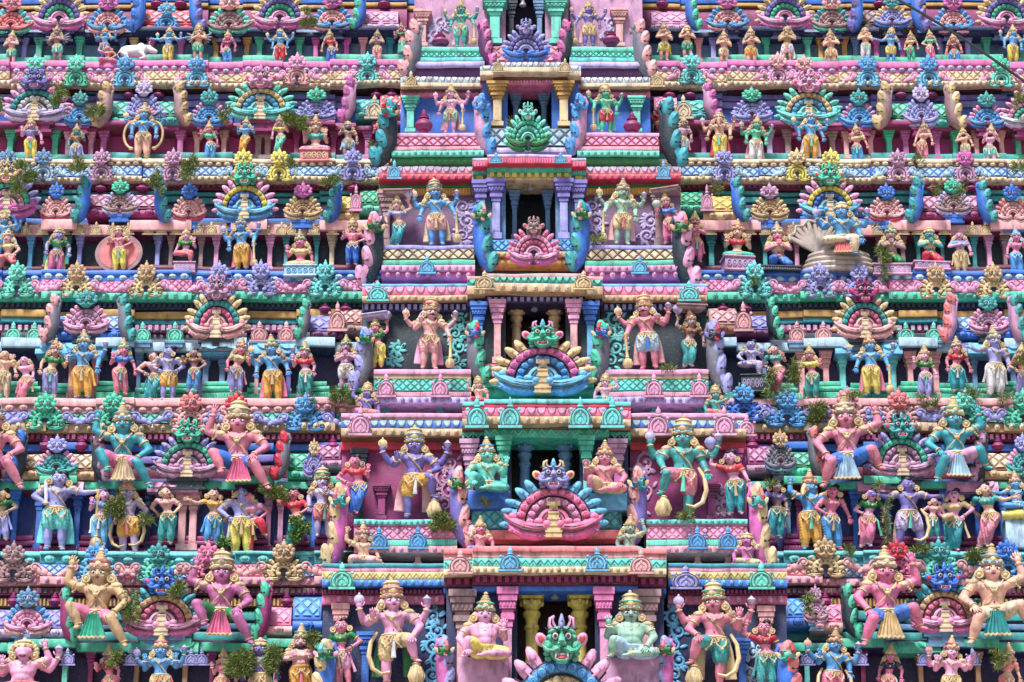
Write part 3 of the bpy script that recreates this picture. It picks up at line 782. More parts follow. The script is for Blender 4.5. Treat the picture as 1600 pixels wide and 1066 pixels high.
    if 'face' in ex and ex['face'] == 'lion':
        c = MB()
        for k in range(15):
            a = R(-130+260*k/14); c.ell((.085*math.sin(a), -.0, .06+.085*math.cos(a)), (.02, .016, .026), 7, 5)
        hput('mane', c, ['gold'])
        c = MB(); c.ell((0, -.078, .02), (.026, .01, .011), 8, 5); hput('open_mouth', c, ['maroon'])
    if 'flute' in ex:
        c = MB(); c.tube([(-.16, -.13, .70), (.1, -.13, .745)], .009, 6); put('flute', c, ['tan'])
# ---------------------------------------------------------------- ornaments
_um = {}
def unit(key, fn, nm=1):
    if key not in _um:
        mb = MB(); fn(mb); _um[key] = mb.mesh(key, nm)
    return _um[key]
AZ = 1/.86                          # unit fan: x in widths, z in heights
def arc(r, a0, a1, n, cz=.20):
    return [(r*math.cos(R(a0+(a1-a0)*i/n)), (cz+r*math.sin(R(a0+(a1-a0)*i/n)))*AZ) for i in range(n+1)]
OUT = .010     # painted dark outlines between the mouldings: second material slot
def u_boat(mb):          # dark underside of the two lips
    for s in (-1, 1):
        pts = [(s*.035, .0, .10*AZ), (s*.10, -.03, .055*AZ), (s*.20, -.05, .045*AZ), (s*.32, -.045, .07*AZ), (s*.42, -.02, .125*AZ), (s*.485, .01, .20*AZ)]
        mb.tube(pts, [.03, .062, .07, .066, .052, .02], 10, flat=(1, 1.3))
        for k in range(8):
            t = k/7; mb.ell((s*(.09+.36*t), -.125+.07*t*t, (.03+.075*t*t)*AZ), (.026, .026, .024), 6, 4)
def u_base(mb):          # the two lips: thick, curling up at the tips
    for s in (-1, 1):
        pts = [(s*.03, -.05, .15*AZ), (s*.09, -.085, .135*AZ), (s*.19, -.10, .125*AZ), (s*.31, -.09, .15*AZ), (s*.41, -.055, .205*AZ), (s*.485, -.01, .26*AZ), (s*.515, .01, .30*AZ)]
        mb.tube(pts, [.025, .052, .064, .062, .052, .034, .012], 10, flat=(1, 1.3))
        mb.ell((s*.425, -.06, .262*AZ), (.05, .05, .055), 8, 6); mb.ell((s*.07, -.13, .17*AZ), (.045, .04, .05), 8, 6); mb.ell((s*.155, -.12, .20*AZ), (.05, .04, .045), 8, 6)
        mb.tube([(s*.07, -.155, .10*AZ), (s*.19, -.18, .082*AZ), (s*.31, -.165, .105*AZ), (s*.41, -.115, .16*AZ), (s*.475, -.05, .235*AZ)], OUT, 5, 1)
        mb.tube([(s*.11, -.165, .14*AZ), (s*.2, -.175, .128*AZ), (s*.31, -.16, .155*AZ), (s*.40, -.115, .205*AZ)], OUT*.8, 5, 1)
def u_back(mb):
    poly = arc(.42, -10, 190, 22); mb.prism(poly, .03, .14, inset=.02)
def u_arch(mb):
    o = arc(.165, -30, 210, 18); i = arc(.085, -30, 210, 18)
    pts = [((a[0]+b[0])/2, -.05, (a[1]+b[1])/2) for a, b in zip(o, i)]
    mb.tube(pts, .046, 9)
    mb.tube([(a[0]*1.1, -.06, .2*AZ+(a[1]-.2*AZ)*1.1) for a in o], OUT*.7, 5, 1); mb.tube([((a[0]+b[0])*.5, -.098, (a[1]+b[1])*.5) for a, b in zip(o, i)], OUT*.8, 5, 1)
    for s, q in ((1, o[0]), (-1, o[-1])): mb.ell((q[0]*.9, -.08, q[1]), (.045, .04, .05), 8, 6)
def u_boss(r, n, rr, a0=-8, a1=188):
    def fn(mb):
        rn = random.Random(n)
        mb.tube([(x, .0, z) for x, z in arc(r, a0, a1, 22)], rr*1.15, 8, flat=(1, .85))
        mb.tube([(x, -.035, z) for x, z in arc(r+rr*1.1, a0, a1, 22)], OUT*.7, 5, 1)
        for i in range(n):
            a = R(a0+(a1-a0)*(i+.5+rn.uniform(-.06, .06))/n); q = rr*.80*rn.uniform(.9, 1.1); x = r*math.cos(a); z = (.20+r*math.sin(a))*AZ; rot = Matrix.Rotation(-(a-math.pi/2), 3, 'Y')
            mb.ell((x, -.062, z), (q*1.05, q*.85, q*1.12), 9, 6, 0, rot); mb.torus((x, -.066-q*.62, z), q*.5, q*.55, q*.17, 9, 4, axis='y'); mb.ell((x, -.066-q*.85, z), (q*.24, q*.26, q*.26), 6, 4)
            mb.torus((x, -.058, z), q*1.06, q*1.14, q*.04, 10, 4, 1, axis='y')
    return fn
def u_leaf(r, n, L, wd, a0=-8, a1=188, gap=17):
    def fn(mb):
        rn = random.Random(n+7); mb.tube([(x, .05, z) for x, z in arc(r-L*.4, a0, a1, 18)], .03, 6)
        for i in range(n):
            d = a0+(a1-a0)*(i+.5)/n
            if abs(d-90) < gap: continue
            a = R(d+rn.uniform(-1.5, 1.5)); dx, dz = math.cos(a), math.sin(a); l = L*rn.uniform(.92, 1.08)
            c = Vector((r*dx, .03-.012*(i % 2), (.20+r*dz)*AZ)); rot = Matrix.Rotation(-(a-math.pi/2), 3, 'Y'); u = Vector((dx, 0, dz)); v = Vector((dz, 0, -dx))
            mb.ell(c, (wd*1.0, .05, l*1.2), 9, 7, 0, rot)
            e = c+u*l*.5; mb.ell(e+Vector((0, -.01, 0)), (wd*.86, .045, wd*1.25), 9, 6, 0, rot); mb.ell(e+Vector((0, -.065, 0)), (wd*.5, .02, wd*.5), 8, 4, 0, rot)
            mb.tube([c-u*l*.8+Vector((0, -.03, 0)), c+Vector((0, -.055, 0)), e+Vector((0, -.06, 0))], [wd*.2, wd*.24, wd*.16], 5)
            mb.tube([c-u*l*.5+v*wd*.98+Vector((0, -.005, 0)), c+v*wd*.98+Vector((0, -.02, 0)), e+v*wd*.95+Vector((0, -.02, 0))], OUT*.75, 4, 1)
    return fn
def u_mask(mb):     # lion mask: unit width 1, z 0..1; slots face, white, dark, red, ears and horns, crest, outline
    mb.ell((0, .02, .42), (.33, .30, .32), 14, 10); mb.ell((0, -.06, .26), (.27, .26, .2), 12, 8)
    for s in (-1, 1):
        mb.ell((s*.16, -.26, .655), (.17, .11, .055), 9, 6, 0, Matrix.Rotation(s*.35, 3, 'Y'))
        mb.tube([(s*.03, -.33, .60), (s*.15, -.36, .675), (s*.30, -.25, .66), (s*.38, -.14, .72)], [.012, .02, .018, .006], 5, 6)
        mb.ell((s*.13, -.32, .28), (.12, .1, .085), 9, 6); mb.ell((s*.31, -.14, .36), (.12, .14, .12), 9, 6); mb.torus((s*.32, -.24, .37), .06, .06, .02, 10, 5, 0, axis='y')
        mb.tube([(s*.05, -.41, .31), (s*.18, -.40, .25), (s*.32, -.30, .27), (s*.43, -.2, .38), (s*.38, -.2, .46)], [.03, .045, .042, .026, .01], 7, 0)
        mb.tube([(s*.08, -.435, .285), (s*.2, -.425, .235), (s*.34, -.32, .265)], [.008, .014, .008], 5, 6)
        mb.ell((s*.45, .02, .50), (.12, .06, .16), 8, 6, 4, Matrix.Rotation(s*.75, 3, 'Y')); mb.ell((s*.45, -.04, .50), (.06, .03, .10), 8, 6, 3, Matrix.Rotation(s*.75, 3, 'Y'))
        mb.tube([(s*.17, 0, .68), (s*.23, -.02, .78), (s*.23, -.03, .89), (s*.16, -.04, .95)], [.09, .09, .065, .02], 8, 4)
        mb.tube([(s*.17, -.09, .72), (s*.23, -.11, .80), (s*.22, -.10, .89)], [.02, .02, .01], 5, 6)
        for k in range(5): mb.ell((s*(.30+.03*math.sin(k*1.2)), -.02, .14+.10*k), (.085, .07, .06), 7, 5)
    mb.tube([(0, -.28, .56), (0, -.39, .46), (0, -.43, .40)], [.06, .08, .09], 8)
    for s in (-1, 1): mb.ell((s*.06, -.43, .385), (.045, .05, .04), 7, 5); mb.ell((s*.055, -.475, .375), (.018, .014, .014), 6, 4, 6)
    for k in range(3): mb.ell((0, -.30+.03*k, .60+.05*k), (.05-.008*k, .05, .022), 7, 5)
    mb.tube([(0, -.22, .66), (0, -.22, .80), (0, -.14, .97)], [.06, .075, .025], 8, 5); mb.ell((0, -.29, .75), (.045, .05, .06), 8, 6, 5); mb.ell((0, -.30, .84), (.03, .03, .035), 7, 5, 5)
    mb.ell((0, -.27, .15), (.20, .1, .085), 12, 7, 3); mb.ell((0, -.35, .125), (.10, .06, .03), 9, 6, 3); mb.tube([(-.2, -.33, .2), (-.1, -.37, .085), (.1, -.37, .085), (.2, -.33, .2)], .028, 6, 0); mb.ell((0, -.3, .06), (.14, .09, .05), 9, 6, 0)
    for s in (-1, 1): mb.tube([(s*.13, -.37, .22), (s*.135, -.39, .15), (s*.15, -.375, .10)], [.025, .02, .004], 6, 1)
    for k in range(-3, 4): mb.ell((k*.035, -.37+.01*abs(k), .195), (.016, .018, .024), 6, 4, 1)
def u_eye(mb):
    mb.ell((0, 0, 0), (.085, .07, .085), 10, 7, 0); mb.ell((0, -.05, 0), (.045, .03, .047), 8, 6, 1); mb.torus((0, -.01, 0), .088, .09, .018, 12, 5, 2, axis='y')
def u_simple_mask(mb):      # leaf crest mask of the small ornaments
    mb.ell((0, 0, .34), (.34, .26, .26), 12, 8); mb.ell((0, -.1, .18), (.25, .2, .16), 10, 7)
    for s in (-1, 1):
        mb.ell((s*.15, -.24, .50), (.14, .1, .07), 8, 5, 0, Matrix.Rotation(s*.4, 3, 'Y')); mb.ell((s*.36, -.05, .36), (.13, .1, .12), 8, 6)
        mb.tube([(s*.05, -.3, .2), (s*.2, -.26, .15), (s*.34, -.16, .24)], [.03, .05, .02], 6)
        mb.ell((s*.24, .0, .66), (.12, .08, .15), 8, 6, 0, Matrix.Rotation(s*.6, 3, 'Y')); mb.ell((s*.38, .02, .55), (.10, .07, .11), 8, 6, 0, Matrix.Rotation(s*1.0, 3, 'Y')); mb.ell((s*.13, -.10, .64), (.07, .07, .10), 7, 5, 0, Matrix.Rotation(s*.3, 3, 'Y'))
    mb.ell((0, -.02, .72), (.12, .1, .2), 8, 6); mb.ell((0, -.02, .92), (.05, .05, .08), 7, 5); mb.ell((0, -.31, .34), (.07, .08, .09), 8, 6)
def u_stair(mb):
    for k in range(5):
        ww = .085-.010*k; mb.box(-ww, ww, -.16+.018*k, .02, .02+k*.085, .02+(k+1)*.085)
        if k < 4: mb.box(-ww*1.06, ww*1.06, -.172+.018*k, .02, .085+k*.085, .108+k*.085)
    mb.box(-.07, .07, -.11, .02, .44, .50); mb.ell((0, -.09, .46), (.045, .05, .05), 8, 6)
def u_hole(mb):
    mb.prism([(-.045, .04), (.045, .04), (.05, .2), (.085, .27), (.06, .34), (0, .37), (-.06, .34), (-.085, .27), (-.05, .2)], -.02, .05)
def shoe(mb, petals=False):     # small horseshoe
    for s in (-1, 1):
        pts = [(s*.05, -.03, .16), (s*.14, -.05, .075), (s*.27, -.05, .06), (s*.40, -.02, .10), (s*.48, .0, .17)]
        mb.tube(pts, [.03, .062, .075, .062, .022], 9, flat=(1, 1.2)); mb.ell((s*.40, -.03, .18), (.08, .06, .075), 8, 6)
        mb.ell((s*.10, -.09, .22), (.055, .05, .06), 8, 6)
        mb.tube([(s*.09, -.11, .115), (s*.2, -.125, .085), (s*.33, -.11, .09), (s*.43, -.06, .145)], .013, 5, 1)
        mb.tube([(s*(.40+.055*math.cos(t)), -.09, .18+.055*math.sin(t)) for t in [x*.6 for x in range(10)]], .012, 5, 1)
    rr = .30 if petals else .36
    mb.prism([(x, z*.83) for x, z in arc(rr+.02, -25, 205, 18, .30)], .0, .12, inset=.02)
    mb.tube([(x, -.03, z*.83) for x, z in arc(rr-.05, -30, 210, 18, .30)], .06, 8)
    mb.tube([(x, -.06, z*.83) for x, z in arc(rr-.15, -40, 220, 16, .30)], .045, 8)
    mb.tube([(x, -.085, z*.83) for x, z in arc(rr-.10, -32, 212, 16, .30)], .012, 5, 1)
    if petals:
        for k in range(11):
            a = R(-18+216*k/10); u = Vector((math.cos(a), 0, math.sin(a)*AZ*.83)); c = Vector((0, .02+.012*(k % 2), .30*AZ*.83))+u*.375
            rot = Matrix.Rotation(-(a-math.pi/2), 3, 'Y'); v = Vector((math.sin(a), 0, -math.cos(a)))
            mb.ell(c, (.066, .06, .125), 9, 7, 0, rot); mb.ell(c+u*.07+Vector((0, -.035, 0)), (.045, .035, .045), 7, 5, 0, rot)
            mb.tube([c-u*.08+v*.062+Vector((0, -.03, 0)), c+u*.07+v*.06+Vector((0, -.025, 0))], .011, 4, 1)
        for k in range(7):
            a = R(5+170*k/6); mb.ell((.215*math.cos(a), -.09, (.30+.215*math.sin(a))*AZ*.83), (.042, .04, .042), 8, 5)
    else:
        for k in range(9):
            a = R(-10+200*k/8); mb.ell((.345*math.cos(a), -.05, (.30+.345*math.sin(a))*AZ*.83), (.06, .05, .06), 8, 5)
def u_shoe(mb): shoe(mb)
def u_shoep(mb): shoe(mb, True)
def u_knob(mb):
    poly = [(-.5, 0), (.5, 0), (.5, .09), (.43, .12), (.46, .3), (.42, .46), (.3, .58), (.12, .64), (-.12, .64), (-.3, .58), (-.42, .46), (-.46, .3), (-.43, .12), (-.5, .09)]
    mb.prism(poly, -.12, .16, inset=.06)
    mb.box(-.52, .52, -.15, .17, 0, .085)
    for r in (.35,): mb.tube([(r*math.cos(R(a)), -.13, .27+r*.95*math.sin(R(a))) for a in range(-40, 221, 20)], .035, 6)
    for r in (.41, .275): mb.tube([(r*math.cos(R(a)), -.135, .27+r*.95*math.sin(R(a))) for a in range(-40, 221, 20)], .016, 5, 1)
    for s in (-1, 1):
        mb.tube([(s*.03, -.14, .40), (s*.12, -.145, .36), (s*.19, -.14, .25), (s*.17, -.14, .15), (s*.09, -.14, .13)], [.02, .032, .034, .03, .016], 6); mb.ell((s*.40, -.09, .60), (.08, .07, .06), 8, 5); mb.ell((s*.27, -.12, .13), (.05, .04, .045), 7, 5)
    mb.tube([(-.5, -.15, .1), (.5, -.15, .1)], .014, 5, 1)
    mb.ell((0, -.14, .46), (.06, .05, .08), 8, 6); mb.ell((0, -.14, .24), (.05, .04, .10), 8, 6)
    mb.ell((0, 0, .70), (.14, .12, .07), 9, 6); mb.ell((0, 0, .82), (.12, .12, .13), 9, 7); mb.ell((0, 0, .95), (.05, .05, .06), 7, 5)
FANS = []
def root_at(name, x, yb, yt, Y, tilt=6):
    b = P(x, yb, Y); t = P(x, yt, Y)
    e = empty(name, b, rot=(R(tilt), 0, 0))
    return e, (t.z-b.z)
def mask_at(root, col, cx, z0, wd, ht, dep, simple_=False, eyes=True, ear=None, crest=None):
    me = unit('lion_mask_small', u_simple_mask, 1) if simple_ else unit('lion_mask', u_mask, 7)
    o = mk('lion_mask', me, [col] if simple_ else [col, 'white', 'black', 'red', ear or col, crest or col, 'umbra'], root, (cx, -dep*.12, z0), (wd, dep, ht))
    if eyes:
        ue = unit('eye', u_eye, 3)
        for s in (-1, 1):
            mk('eye', ue, ['white', 'black', 'umbra'], o, (s*.145, -.25 if simple_ else -.29, .42 if simple_ else .54), (.8, 1, .9) if simple_ else (.9, 1, .9))
    return o
def word(c): return COLWORD.get(c, c)
def u_side(mb):
    for k, (x, z, r) in enumerate(((.58, .30, .10), (.72, .26, .085), (.84, .20, .06))): mb.ell((x, .0, z), (r*1.2, .07, r), 9, 6, 0, Matrix.Rotation(.5, 3, 'Y'))
    mb.tube([(.5+.13*math.cos(t*.5)*(1-t*.06), -.07, .36+.12*math.sin(t*.5)*(1-t*.06)) for t in range(12)], .022, 6); mb.ell((.5, -.06, .36), (.06, .05, .06), 8, 6)
def fan(x, yb, W, yt, kind, cols, Y, plinth=None, centre=None, ms=1.0):
    e, Hh = root_at('fan_ornament', x, yb, yt, Y); s = ppm(x, yb, Y)*W; sy = s*.8
    def put(nm, key, fn, col, par=None, sc=1):
        return mk(nm, unit(key, fn, 2), [col, 'umbra'], par or e, (0, 0, 0), (s, sy, Hh*.9) if par is None else (1, 1, 1))
    rw = centre and centre.split(':')
    if kind in 'LM' and plinth: mk('plinth', unit('fan_plinth', lambda mb: (mb.box(-.30, .30, -.10, .16, -.05, .04), mb.box(-.24, .24, -.07, .16, -.16, -.05), mb.box(-.28, .28, -.11, .16, -.21, -.16), mb.box(-.06, .06, -.085, .1, -.15, -.05))), [plinth], e, (0, 0, 0), (s, sy, Hh*.9))
    if kind == 'L':
        base, arch_, r1, r2, fe, mask = cols
        put('fan_back', 'fan_back', u_back, r2); put('boat', 'boat', u_boat, base); put('base_scroll', 'base_scroll', u_base, arch_ if arch_ != r1 or r1 == base else base); put('arch', 'arch', u_arch, arch_)
        put('inner_ring', 'inner_ring', u_boss(.245, 10, .046), r1); put('outer_ring', 'outer_ring', u_boss(.345, 13, .050), r2)
        put('feather_ring', 'feather_ring', u_leaf(.415, 13, .135, .058), fe)
        if centre == 'hole': put('opening', 'opening', u_hole, 'dusk')
        else: put('stair', 'stair', u_stair, rw[0] if rw else 'cream')
        mask_at(e, mask, 0, Hh*.57, s*.44*ms, Hh*.45*ms, s*.42*ms, ear=rw[1] if rw and len(rw) > 1 else None, crest=rw[2] if rw and len(rw) > 2 else None)
        d = f'{word(base)} fan, {word(r2)} ring, {word(fe)} feathers, {word(mask)} mask'
    elif kind == 'M':
        base, r1, fe, mask = cols
        put('fan_back', 'fan_back_m', lambda mb: mb.prism(arc(.36, -12, 192, 20), .03, .13, inset=.02), r1); put('boat', 'boat', u_boat, base); put('base_scroll', 'base_scroll', u_base, r1 if r1 != base else fe); put('arch', 'arch', u_arch, r1)
        put('inner_ring', 'inner_ring_m', u_boss(.20, 7, .05, 5, 175), r1); put('boss_ring', 'boss_ring_m', u_boss(.29, 9, .056), r1); put('feather_ring', 'feather_ring_m', u_leaf(.385, 13, .092, .062), fe)
        put('opening', 'opening', u_hole, 'maroon')
        mask_at(e, mask, 0, Hh*.56, s*.50, Hh*.47, s*.42, simple_=True)
        d = f'{word(r1)} fan with {word(fe)} feathers and {word(mask)} mask' if fe != r1 else f'{word(r1)} fan with {word(mask)} mask'
    elif kind == 'S' or kind == 'SP':
        e.name = 'horseshoe_ornament'
        c, mask = cols[:2]
        o = mk('horseshoe', unit('horseshoe' if kind == 'S' else 'horseshoe_petals', u_shoe if kind == 'S' else u_shoep, 2), [c, 'umbra'], e, (0, 0, 0), (s, sy*1.1, Hh*.82))
        if len(cols) > 2:
            for q in (1, -1): mk('side_scroll', unit('side_scroll', u_side), [cols[2]], e, (0, 0, 0), (q*s, sy, Hh))
        put('opening', 'opening', u_hole, 'dusk'); mask_at(e, mask, 0, Hh*(.43 if kind == 'SP' else .47), s*(.54 if kind == 'SP' else .66), Hh*.56, s*.5, simple_=True)
        d = f'{word(c)} {"petalled " if kind == "SP" else ""}horseshoe ornament with {"" if mask == c else word(mask)+" "}lion mask'.replace('  ', ' ')
    elif kind == 'K':
        e.name = 'knob_ornament'; c = cols[0]
        mk('arched_plate', unit('arched_plate', u_knob, 2), [c, 'umbra'], e, (0, 0, 0), (s, s*.6, Hh))
        if len(cols) > 1: mk('plinth', unit('plinth', lambda mb: (mb.box(-.55, .55, -.22, .2, -.1, 0), mb.box(-.45, .45, -.16, .2, -.3, -.1))), [cols[1]], e, (0, 0, 0), (s, s*.6, Hh))
        d = f'{word(c)} arched plaque with round knob'
    FANS.append(dict(o=e, x=x, y=(yb+yt)/2, yb=yb, yt=yt, d=d, kind=kind))
    return e
def u_plate(lobes):
    def fn(mb):
        pts = [Vector(p) for p in ((-.34, 0, .0), (-.30, 0, .10), (-.14, 0, .26), (-.02, 0, .45), (.0, 0, .62), (.05, 0, .80), (.16, 0, .93), (.30, 0, 1.0))]
        if not lobes:
            mb.tube(pts, [.05, .17, .27, .32, .31, .28, .2, .06], 14, flat=(1, 1.5))
            mb.tube([p+Vector((.20, -.22, 0)) for p in pts[1:-1]], [.02, .06, .07, .07, .06, .02], 7)       # rim
            c = Vector((.16, -.2, .90)); mb.tube([c+Vector((math.cos(t*.7)*(.16-.012*t), -.04, math.sin(t*.7)*(.085-.006*t))) for t in range(12)], .04, 6)
            c = Vector((-.26, -.2, .10)); mb.tube([c+Vector((math.cos(t*.7)*(.15-.012*t), -.05, math.sin(t*.7)*(.07-.005*t))) for t in range(12)], .035, 6)
        else:
            n = 4
            for k in range(n):
                t = .35+(k+.5)/n*(len(pts)-1.6); i = int(t); q = pts[i].lerp(pts[i+1], t-i); r = .20-.02*abs(k-1.5)
                mb.ell(q+Vector((-.13, -.30, .0)), (r*1.25, .22, .15), 10, 7, 0, Matrix.Rotation(.5, 3, 'Y')); mb.ell(q+Vector((-.16, -.38, .045)), (r*.9, .16, .08), 9, 6, 0, Matrix.Rotation(.5, 3, 'Y'))
                mb.tube([q+Vector((-.32, -.34, -.05)), q+Vector((-.14, -.51, -.065)), q+Vector((.06, -.38, -.03))], .016, 5, 1)
            mb.tube([p+Vector((-.06, -.28, 0)) for p in pts], [.03, .08, .11, .12, .12, .10, .08, .02], 8)
    return fn
def u_beast(mb):     # bird-beaked sea beast head, slots: head, white, black, crest, ear
    mb.ell((0, 0, .45), (.34, .36, .32), 12, 8); mb.tube([(-.1, -.25, .38), (-.14, -.52, .36), (-.16, -.70, .46)], [.2, .17, .12], 9); mb.tube([(-.16, -.64, .42), (-.17, -.78, .62), (-.12, -.72, .88), (-.02, -.6, 1.0)], [.11, .10, .08, .03], 8, 3)
    mb.tube([(-.08, -.25, .24), (-.12, -.5, .14), (-.14, -.62, .1)], [.13, .1, .03], 8, 3)
    for s in (-1, 1):
        mb.ell((s*.22, -.22, .56), (.085, .09, .09), 9, 7, 1); mb.ell((s*.24, -.285, .56), (.05, .05, .055), 7, 5, 2); mb.ell((s*.2, -.2, .68), (.15, .12, .06), 8, 5); mb.tube([(s*.1, -.3, .3), (s*.3, -.2, .24), (s*.42, -.05, .34)], [.05, .07, .02], 7); mb.torus((s*.22, -.24, .56), .095, .10, .028, 10, 5, 2, axis='y')
        mb.ell((s*.4, .12, .5), (.12, .08, .24), 8, 6, 4, Matrix.Rotation(s*.6, 3, 'Y'))
    for k in range(4): mb.ell((.02*k, -.1+.14*k, .80+.04*k), (.09, .08, .2), 8, 6, 3, Matrix.Rotation(-.4+.3*k, 3, 'X'))
BRK = []
def bracket(x, yt, yb, W, side, cols, Y, beast=None):
    """curved gable end: side=-1 is the left end of its roof, +1 the right end"""
    e, Hh = root_at('gable_bracket', x, yb, yt, Y, 3); s = ppm(x, yb, Y)*W
    q = 1 if side < 0 else -1
    pl = mk('gable_plate', unit('gable_plate', u_plate(False)), [cols[0]], e, (0, 0, 0), (q*s, s*.8, Hh))
    mk('scalloped_edge', unit('scalloped_edge', u_plate(True), 2), [cols[1], 'umbra'], e, (0, 0, 0), (q*s, s*.8, Hh))
    if beast: mk('beast_head', unit('beast_head', u_beast, 5), [beast[0], 'white', 'black', beast[1], beast[2]], e, (q*s*.0, -s*.30, Hh*.70), (q*s*.66, s*.62, Hh*.28))
    BRK.append(dict(o=e, x=x, y=(yt+yb)/2, yb=yb, yt=yt, d=f'{word(cols[0])} gable bracket with {word(cols[1])} scalloped edge'+(f' and {word(beast[0])} beast head' if beast else ''), kind='B'))
def roof(x0, x1, yt, yb, Y, col, lat, eave, name='barrel_roof'):
    o = band(name, [(x0, x1, 0)], yt, yb-(yb-yt)*.3, Y+.04, col, 'lattice', lat, back=Y+.5, prof='hood')
    band('roof_eave', [(x0-1, x1+1, 0)], yb-(yb-yt)*.3, yb, Y-.03, eave, 'oval', eave, back=Y+.5, prof='roll')
FIN = []
def urn(x, yb, yt, W, Y, col='plum', name='roof_finial'):
    e, Hh = root_at(name, x, yb, yt, Y, 0); s = ppm(x, yb, Y)*W/2
    mk('pot', unit('pot', lambda mb: mb.lathe([(.35, 0), (.6, .02), (.5, .07), (.45, .1), (.85, .18), (1.0, .30), (.92, .42), (.6, .52), (.4, .56), (.62, .6), (.55, .64)], seg=16)), [col], e, (0, 0, 0), (s, s, Hh))
    mk('lid', unit('lid', lambda mb: mb.lathe([(.55, .64), (.6, .66), (.34, .72), (.4, .76), (.22, .82), (.26, .86), (.1, .93), (.12, .96), (.01, 1.0)], seg=14)), [col], e, (0, 0, 0), (s, s, Hh))
    FIN.append(dict(o=e, x=x, y=(yb+yt)/2, yb=yb, yt=yt, d=f'{word(col)} pot-shaped '+('urn' if name == 'urn' else 'roof finial'), kind='U'))

# scroll relief on the bay walls
def scroll_relief(name, x0, x1, y0, y1, Y, col, parent=None):
    mb = MB(); a = P(x0, y1, Y); b = P(x1, y0, Y); rn = random.Random(int(x0+y0)); w_ = b.x-a.x; h_ = b.z-a.z; n = max(2, int(h_/.22)); prev = None
    for k in range(n):
        cz = a.z+h_*(k+.5)/n; s = 1 if k % 2 else -1; cx = (a.x+b.x)/2+s*w_*.12; r0 = min(w_*.44, h_/n*.66)
        pts = []
        for i in range(19):
            t = i/18; ang = math.pi*(.5+2.6*t)*s; r = r0*(1-.82*t)
            pts.append((cx+r*math.cos(ang), Y+.002, cz+r*math.sin(ang)))
        mb.tube(pts, [.027-.010*i/18 for i in range(19)], 6); mb.ell((cx, Y-.012, cz), (.03, .02, .03), 7, 5)
        for i in range(9):
            ang = rn.uniform(0, 6.28); q = Vector((cx+r0*1.12*math.cos(ang), Y-.008, cz+r0*1.12*math.sin(ang)))
            mb.ell(q, (.028, .014, .06), 6, 5, 0, Matrix.Rotation(-ang+1.2, 3, 'Y'))
    return tpart(name, mb, [col], parent)

# plants
LEAF = [simple('moss_green', (.13, .20, .045), .8, 0, .5, 12), simple('moss_dry', (.16, .145, .05), .85, 0, .5, 12), simple('leaf_green', (.09, .20, .05), .6, 0, .5, 10)]
PLN = []
def tuft(x, y, rpx, rypx, Y, dens=1.0, kind='moss', droop=.0):
    c = P(x, y, Y); s = ppm(x, y, Y); rx, rz = rpx*s*.78, rypx*s*.80; rn = random.Random(int(x*13+y)); mb = MB()
    n = int(400*dens*max(.5, min(4, rpx*rypx/190.0)))
    cl = [(rn.gauss(0, .5), rn.gauss(0, .5), rn.uniform(.35, .6)) for _ in range(7)]
    for _ in range(n):
        k = rn.choice(cl); a = rn.uniform(0, 6.28); q = math.sqrt(rn.random())*k[2]
        px = max(-1.15, min(1.15, k[0]+q*math.cos(a)))*rx; pz = max(-1.1, min(1.1, k[1]+q*math.sin(a)))*rz
        p = Vector((c.x+px, c.y+rn.uniform(-.16, .06), c.z+pz))
        d = Vector((px*.9+rn.gauss(0, .05), -.07+rn.gauss(0, .05), .05-droop+rn.gauss(0, .05)))
        if d.length < 1e-4: continue
        d = d.normalized(); L = rn.uniform(.06, .135); wd = rn.uniform(.0045, .0085) if kind == 'moss' else rn.uniform(.014, .024); L *= 1 if kind == 'moss' else .75
        sd_ = d.cross(Vector((rn.gauss(0, 1), rn.gauss(0, 1), rn.gauss(0, 1)))); sd_ = sd_.normalized()*wd if sd_.length > 1e-4 else Vector((wd, 0, 0))
        b = d*L*.5+Vector((0, 0, .006)); e_ = d*L+Vector((0, 0, -.012))
        mb.add([tuple(p-sd_*.5), tuple(p+sd_*.5), tuple(p+b+sd_), tuple(p+b-sd_), tuple(p+e_)], [(0, 1, 2, 3), (3, 2, 4)], 0 if rn.random() < .68 else 1)
    st = MB()
    for k in range(5): st.tube([(c.x+rn.uniform(-.2, .2)*rx, c.y+.05, c.z-rz*.3), (c.x+rn.uniform(-.7, .7)*rx, c.y-.04, c.z+rn.uniform(-.3, .6)*rz)], [.006, .003], 5)
    inv = Matrix.Translation(-c); mb.xform(inv); st.xform(inv)
    e = empty('wall_plant', c); mk('foliage', mb.mesh('foliage', 2, False), [LEAF[0] if kind == 'moss' else LEAF[2], LEAF[1] if kind == 'moss' else LEAF[0]], e)
    mk('stem', st.mesh('stem', 1), [simple_stem], e)
    PLN.append(dict(o=e, x=x, y=y, yb=y+rypx, yt=y-rypx, d=('bushy' if rpx > 16 else 'small')+(' trailing' if rypx > rpx*1.4 else '')+(' dark green moss tuft' if kind == 'moss' else ' bright green leafy weed'), kind='P'))
simple_stem = simple('stem_brown', (.06, .045, .025), .9)
BULB = []
